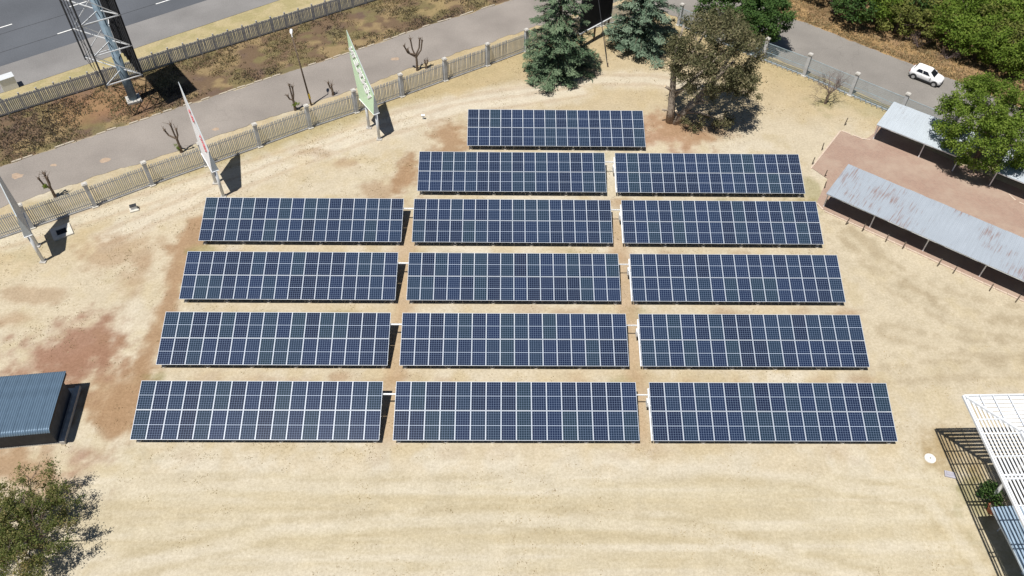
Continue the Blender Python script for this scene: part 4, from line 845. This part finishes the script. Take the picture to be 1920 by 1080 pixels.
# big grey-barked tree
def gum():
    rr = random.Random(21); rg = np.random.default_rng(21)
    t = thing('gum_tree', 'big grey-barked tree with brownish olive crown and sawn limbs', 'tree', (18.3, 72.0, 0)); mb = MB(); cut = MB()
    trunk = [(0, 0, -0.15), (-0.1, 0.1, 1.5), (-0.35, 0.15, 4.0), (-0.6, 0.2, 6.5), (-0.75, 0.1, 9.0), (-0.5, 0, 11.5)]
    mb.tube(trunk, [0.52, 0.40, 0.34, 0.28, 0.20, 0.10], 10)
    second = [(0.5, -0.2, -0.1), (1.3, -0.1, 1.4), (2.6, 0.0, 3.4), (4.0, 0.1, 5.5), (5.4, 0.2, 7.5)]
    mb.tube(second, [0.46, 0.36, 0.30, 0.24, 0.12], 10)
    limbs = [[(-0.2, .1, 3.0), (2.0, 0.4, 5.5), (4.2, 0.8, 8.0)], [(-0.5, .2, 5.5), (1.5, 1.5, 8.0), (2.8, 2.4, 10.5)], [(-0.6, .2, 6.5), (1.4, -1.2, 8.4), (2.6, -2.2, 9.8)], [(2.6, 0, 3.4), (4.6, -1.6, 5.2), (6.2, -2.2, 6.6)], [(4, .1, 5.5), (5.4, 1.8, 7.2), (6.5, 2.6, 8.2)], [(1.3, -.1, 1.4), (2.8, -1.0, 1.9), (4.2, -1.5, 1.7)]]
    for l in limbs: mb.tube(l, [0.22, 0.15, 0.05], 7)
    stubs = [((-0.3, .15, 3.8), (-1.3, -0.3, 4.7), .14), ((-0.3, .15, 3.7), (0.8, -0.5, 4.6), .14), ((1.3, -.1, 1.4), (1.9, -1.0, 2.9), .16), ((2.0, 0, 2.4), (3.3, -0.9, 3.2), .15), ((2.5, 0, 3.2), (3.0, -1.2, 3.5), .13), ((0.9, -.1, .8), (0.2, -0.8, 2.0), .12), ((-0.1, .1, 1.3), (-1.2, -0.2, 1.7), .09), ((2.9, 0, 3.7), (4.4, -0.7, 3.6), .12), ((-.6, .2, 6.3), (-1.3, -.4, 7.0), .10)]
    for a, b_, r in stubs:
        mb.tube([a, b_], [r*1.25, r], 8); d = (Vector(b_)-Vector(a)).normalized(); cut.tube([Vector(b_)-d*0.01, Vector(b_)+d*0.03], [r*0.93, r*0.93], 8)
    part('trunk', mb, barkgrey, t, smooth=True); part('sawn_end', cut, cutwood, t)
    cl = []
    while len(cl) < 165:
        d = rg.normal(size=3); d /= np.linalg.norm(d); r = (0.5+0.5*rg.random()**0.6)
        x, y, z = 3.5+d[0]*4.9*r, 0.3+d[1]*4.4*r, 8.2+d[2]*4.4*r
        if z < 5.2 and x < 1.0: continue
        s = rg.uniform(0.7, 1.25); cl.append((x, y, z, s, s, s*0.8))
    for _ in range(16): s = rg.uniform(0.5, 0.9); cl.append((rg.uniform(1.2, 6.5), rg.uniform(-2.6, -0.8), rg.uniform(0.5, 1.9), s, s, s*0.7))
    for _ in range(8): s = rg.uniform(0.5, 0.8); cl.append((rg.uniform(6.5, 8.8), rg.uniform(-1.6, 0.6), rg.uniform(3.2, 5.2), s, s, s*0.7))
    ce, no, ids = clump_cloud(cl, 230, rg, 0.1); b_ = rg.random(len(cl))
    tint = 0.45+(b_[ids]-0.5)*0.5+rg.normal(size=len(ce))*0.22
    nr = no*0.4+rg.normal(size=no.shape)*0.8+np.array([0, 0, 0.35])
    obj('crown', leaves('crown', ce, nr, 0.15, 0.045, L_gum, tint, rg), None, t)
    tw = MB()
    for c in cl[::2]:
        for _ in range(3): tw.tube([(c[0]*0.75+0.6, c[1]*0.7, c[2]-0.7), (c[0]+rg.normal()*0.4, c[1]+rg.normal()*0.4, c[2]+rg.normal()*0.3)], [0.03, 0.008], 4, cap=False)
    part('twigs', tw, barkgrey, t)
gum()

# dark green tree at the corner of the side road
tree('broadleaf_tree', 'dark green leafy tree overhanging the side road behind the big grey-barked tree', (30.6, 86.6, 0), broadleaf_meshes(31, 3.7, 2.9, 2.7, 2.7, 75, L_deep, 260, (0.15, 0.08), (0.6, 1.1)))
tree('broadleaf_tree', 'second dark green tree standing behind the leafy one at the road corner', (27.2, 90.2, 0), broadleaf_meshes(32, 4.6, 3.4, 3.0, 3.0, 70, L_deep, 240, (0.15, 0.08), (0.6, 1.1)))
# round bright tree by the carports
tree('round_tree', 'dense round bright green tree between the zinc carports', (48.9, 65.4, 0), broadleaf_meshes(41, 5.1, 5.0, 4.8, 4.2, 330, L_green, 380, (0.10, 0.06), (0.45, 0.85), -0.8, 0.35, 0.25))
# bush at the near corner
def thorn():
    rr = random.Random(51); rg = np.random.default_rng(51); t = thing('thorn_tree', 'sparse olive brown thorn tree casting a lacy shadow beside the open yard', 'tree', (-31.9, 24.2, 0))
    mb = MB(); tips = []
    for k in range(9):
        a = k*0.7+rr.uniform(-.3, .3); branch_rec(mb, Vector((0, 0, 0.1)), Vector((math.cos(a)*0.75, math.sin(a)*0.75, 0.75)).normalized(), 1.75, 0.10, 4, rr, tips, 0.42, 0.12, 6, (2, 3))
    part('trunk', mb, bark, t); print('thorn tips', len(tips))
    cl = [(q.x, q.y, max(0.5, q.z), s, s, s*0.7) for q, d in tips for s in (rr.uniform(0.28, 0.5),) if rr.random() < 0.8]
    cl += [(rg.normal()*1.9-0.6, rg.normal()*1.9-0.3, 2.6+rg.normal()*0.7, 0.75, 0.75, 0.55) for _ in range(130)]
    cl = [c for c in cl if math.hypot(c[0], c[1]) < 4.3]
    ce, no, ids = clump_cloud(cl, 400, rg, 0.1); b_ = rg.random(len(cl)); tint = 0.42+(b_[ids]-0.5)*0.7+rg.normal(size=len(ce))*0.2
    obj('crown', leaves('crown', ce, no*0.4+rg.normal(size=no.shape)*0.7+np.array([0, 0, .5]), 0.065, 0.034, L_thorn, tint, rg), None, t)
thorn()
# bare tree
def bare():
    rr = random.Random(63); t = thing('bare_tree', 'small leafless tree with fine grey twigs by the mesh fence', 'tree', (36.1, 75.5, 0)); mb = MB(); tips = []
    mb.tube([(0, 0, -0.1), (0.04, 0.02, 0.8), (0.1, 0.05, 1.5)], [0.16, 0.12, 0.10], 8); tw = MB()
    for k in range(7):
        a = k*0.95; branch_rec(tw, Vector((0.08, 0.04, 1.1+0.06*k)), Vector((math.cos(a)*0.6, math.sin(a)*0.6, 0.8)).normalized(), 0.95, 0.05, 5, rr, tips, 0.45, 0.15, 4, (2, 3))
    part('trunk', mb, bark, t); part('twigs', tw, mat('grey_twig', (0.17, 0.13, 0.12), 0.9, 0, 0.2, 4), t)
bare()
# pollarded street trees
def pollard(x, y, H_, heads, label, green, seed):
    rr = random.Random(seed); rg = np.random.default_rng(seed); t = thing('pollarded_tree', label, 'tree', (x, y, 0)); mb = MB(); kn = MB()
    mb.tube([(0, 0, -0.1), (0.03, 0, H_*0.28), (0, 0.03, H_*0.52)], [0.17, 0.13, 0.12], 8)
    for dx, dy, dz in heads:
        a = Vector((0, 0.02, H_*rr.uniform(0.38, 0.5))); b_ = Vector((dx, dy, H_*dz)); m_ = (a+b_)/2+Vector((dx*0.25, dy*0.25, -0.12))
        mb.tube([a, m_, b_], [0.10, 0.085, 0.085], 7)
        kn.tube([b_-Vector((0, 0, .08)), b_, b_+Vector((0, 0, .14))], [0.09, 0.14, 0.06], 7)
        for _ in range(6): kn.tube([b_, b_+Vector((rr.gauss(0, .2), rr.gauss(0, .2), rr.uniform(.15, .4)))], [0.03, 0.012], 4)
    part('trunk', mb, bark, t); part('knuckle', kn, bark, t)
    if green:
        cl = [(green[0]+rg.normal()*0.12, green[1]+rg.normal()*0.1, green[2]+rg.normal()*0.25, .22, .22, .22) for _ in range(7)]
        ce, no, ids = clump_cloud(cl, 900, rg, 0.2); obj('shoots', leaves('shoots', ce, no+rg.normal(size=no.shape)*.5, .06, .03, L_green, 0.8+rg.normal(size=len(ce))*.2, rg), None, t)
pollard(-43.1, 59.2, 2.9, [(-0.55, -.1, .85), (0.1, 0.1, 1.0), (0.3, -.1, .9), (-0.1, .3, .95)], 'pollarded street tree with a green tuft, next to the white and grey sign', (-0.32, -0.1, 1.5), 1)
pollard(-32.8, 66.2, 3.4, [(-0.95, 0.1, .8), (-0.15, 0.1, 1.0), (0.3, 0, .85)], 'pollarded street tree with three forked stubs behind the white sign', (-.15, 0, .5), 2)
pollard(-22.4, 73.5, 3.2, [(-0.45, -.1, .6), (-0.05, 0, 1.0), (0.2, .1, .9)], 'narrow pollarded street tree beside the leaning lamp post', (.12, 0, .9), 3)
pollard(-9.7, 81.3, 4.2, [(-1.25, 0, .75), (-0.5, .1, .95), (0.55, 0.1, .95), (0.8, .1, .9), (-0.9, -.1, .65)], 'tallest pollarded street tree, with wide forked arms near the conifers', None, 4)
pollard(-18.7, 76.3, 1.6, [(-0.3, 0.1, .95), (0.02, 0, .8)], 'knee-high sapling stump at the edge of the service road', None, 5)
pollard(-8.7, 81.7, 1.1, [(0.2, 0, .9), (-.1, 0, .85)], 'low cut stump beside the tallest pollarded tree', None, 6)
# thicket beyond the side road
TV = [broadleaf_meshes(71, 3.0, 2.9, 2.7, 2.3, 48, L_green, 140, (0.15, 0.085), (0.6, 1.1)), broadleaf_meshes(72, 2.6, 3.0, 2.6, 2.0, 46, L_olive, 140, (0.15, 0.085), (0.6, 1.05)),
      broadleaf_meshes(73, 3.4, 2.6, 2.6, 2.7, 46, L_deep, 140, (0.16, 0.085), (0.6, 1.1)), broadleaf_meshes(74, 2.9, 3.2, 2.8, 2.2, 52, L_olive, 110, (0.16, 0.08), (0.55, 1.0)),
      broadleaf_meshes(75, 3.6, 3.1, 3.0, 2.9, 60, L_green, 130, (0.15, 0.085), (0.6, 1.1))]
TL = ['bright green bushy tree in the thicket beyond the side road', 'low olive bush in the thicket beyond the side road', 'dark green tree in the thicket beyond the side road', 'spreading olive tree in the thicket beyond the side road', 'tall bright green tree in the thicket beyond the side road']
spots = [(43.6, 92.6, 2, 1.0), (46.6, 92.4, 0, 1.0), (48.6, 90.2, 1, .85), (51.4, 89.4, 3, 1.0), (54.2, 87.0, 0, 1.05), (56.3, 84.6, 4, .85), (55.0, 91.0, 4, 1.0), (58.6, 86.6, 3, 1.1), (58.2, 82.2, 0, .9), (61.0, 83.5, 1, 1.1), (60.5, 79.6, 4, .9), (51.0, 93.6, 2, 1.0), (59.5, 91.0, 0, 1.1), (62.5, 88.0, 4, 1.05), (64.5, 84.2, 0, 1.1), (64.0, 80.0, 3, 1.1), (63.3, 76.4, 0, 1.0), (66.5, 91, 1, 1.3), (68.5, 86, 4, 1.1), (68, 81, 2, 1.1), (67, 77, 4, 1), (62, 95, 3, 1.2), (56.5, 95.5, 0, 1.2), (50.5, 97.2, 4, 1.1), (45.5, 96.5, 3, 1.0), (69, 96, 0, 1.3), (41.5, 98.5, 1, 1.0), (72.5, 84, 0, 1.2), (71, 78.5, 3, 1.1), (61.2, 74.2, 1, .9)]
OWN = {0: 'dark green tree at the road edge of the thicket beside the bare twiggy shrub', 2: 'low olive bush at the road edge of the thicket behind a leafless shrub', 4: 'bright green bushy tree over the pale leafless shrub by the white car', 5: 'tall bright green tree at the thicket edge just beyond the white car', 8: 'bright green bushy tree at the thicket edge between two taller green trees', 10: 'tall bright green tree at the thicket edge beyond the round carport tree'}
for i, (x, y, k, s) in enumerate(spots):
    tree('thicket_tree', OWN.get(i, TL[k].replace(' in the', ' deep in the')), (x, y, 0), TV[k], 'thicket beyond the side road: '+TL[k].split(' in ')[0], i*1.7, (s*rnd.uniform(.9, 1.1), s*rnd.uniform(.9, 1.1), s*rnd.uniform(.9, 1.1)))
# leafless grey shrubs in the thicket edge
def twiggy(x, y, seed, label, s=1.0):
    rr = random.Random(seed); t = thing('bare_shrub', label, 'shrub', (x, y, 0)); mb = MB(); tips = []
    for k in range(12): a = rr.random()*6.28; branch_rec(mb, Vector((0, 0, 0)), Vector((math.cos(a)*.7, math.sin(a)*.7, .8)).normalized(), .8*s, .03, 3, rr, tips, .4, .1, 4, (2, 3))
    part('twigs', mb, mat('grey_twig', (0.17, 0.13, 0.12)), t)
twiggy(50.4, 87.0, 81, 'leafless grey shrub at the thicket edge', 1.0); twiggy(53.0, 84.6, 82, 'pale leafless grey shrub at the thicket edge above the white car', 1.0); twiggy(42.2, 94.6, 83, 'bare twiggy shrub on the litter where the thicket begins', .9)
# shrub under the canopy
tree('potted_shrub', 'glossy green shrub in the slatted shade beneath the white canopy', (35.35, 27.2, 0), broadleaf_meshes(91, 0.8, .7, 1.1, .6, 24, L_deep, 420, (0.09, 0.05), (.3, .5), -0.9, .3, .04), cat='shrub')

# ------------------------------------------------------------------ grass and weeds (uncountable)
def tufts(name, pts, hgt, n_bl, m, label, cat, seed, spread=0.12, tbase=None):
    rg = np.random.default_rng(seed); N_ = len(pts); P_ = np.repeat(pts, n_bl, axis=0); k = len(P_)
    c = np.zeros((k, 3)); c[:, :2] = P_+rg.normal(size=(k, 2))*spread; hh = hgt*(0.5+rg.random(k)); a = rg.random(k)*6.283; lean = rg.random(k)*0.9
    w = 0.035+0.03*rg.random(k); dx, dy = np.cos(a), np.sin(a)
    top = c+np.stack([dx*lean*hh, dy*lean*hh, hh], 1); s = np.stack([-dy*w, dx*w, 0*w], 1)
    V = np.stack([c-s, c+s, top], 1).reshape(-1, 3); V[:, 2] -= 0.02
    me = mesh_np(name, V, np.arange(3*k, dtype=np.int32), 3)
    tb = np.repeat(rg.random(N_) if tbase is None else tbase, n_bl)
    at = me.attributes.new('tint', 'FLOAT', 'FACE'); at.data.foreach_set('value', np.clip(tb+rg.normal(size=k)*0.12, 0, 1).astype(np.float32))
    tag(obj(name, me, m), label, cat, kind='stuff')
rg = np.random.default_rng(77)
kx = np.array([p[0] for p in KERB]); ky = np.array([p[1] for p in KERB])
x = rg.uniform(-62, 10, 16000); f = rg.random(16000); ylo = np.interp(x, kx, ky)+0.25; yhi = HFENCE0.y+(x-HFENCE0.x)*(HFENCE1.y-HFENCE0.y)/(HFENCE1.x-HFENCE0.x)-0.2
y = ylo+(yhi-ylo)*f; dn = fbm(x, y, 0.35, 3, 21); keep = (dn+rg.normal(size=16000)*0.06 > 0.47)
tufts('verge_weeds', np.stack([x, y], 1)[keep], 0.15, 5, L_weed, 'rough dry weeds covering the verge along the highway fence', 'weeds', 1, 0.16, np.clip((fbm(x, y, 0.25, 3, 22)[keep]-0.3)*2.0+rg.normal(size=keep.sum())*0.25, 0, 1))
x = rg.uniform(-48, 46, 26000); y = rg.uniform(20, 92, 26000); df = np.minimum(seg_dist(x, y, FENCE), seg_dist(x, y, FENCER)); dn = fbm(x, y, 0.4, 3, 23)
fy = np.interp(x, [p[0] for p in FENCE+FENCER], [p[1] for p in FENCE+FENCER])
keep = (dn+0.12*np.exp(-df/3) > 0.575) & (y < fy+1.5) & ~((x > 31) & (y > 44) & (y < 71))
tufts('dry_grass', np.stack([x, y], 1)[keep], 0.055, 4, L_dry, 'short dry grass scattered over the sandy yard', 'grass', 2, 0.14)
x = rg.uniform(34, 70, 5000); nr_ = 95.2+rg.random(5000)**1.6*6; y = (nr_-0.652*x)/0.758; keep = y < 104
tufts('roadside_litter', np.stack([x, y], 1)[keep], 0.15, 5, L_dry, 'dry grass and leaf litter between the side road and the thicket', 'grass', 3, 0.2, rg.random(keep.sum())*0.5)
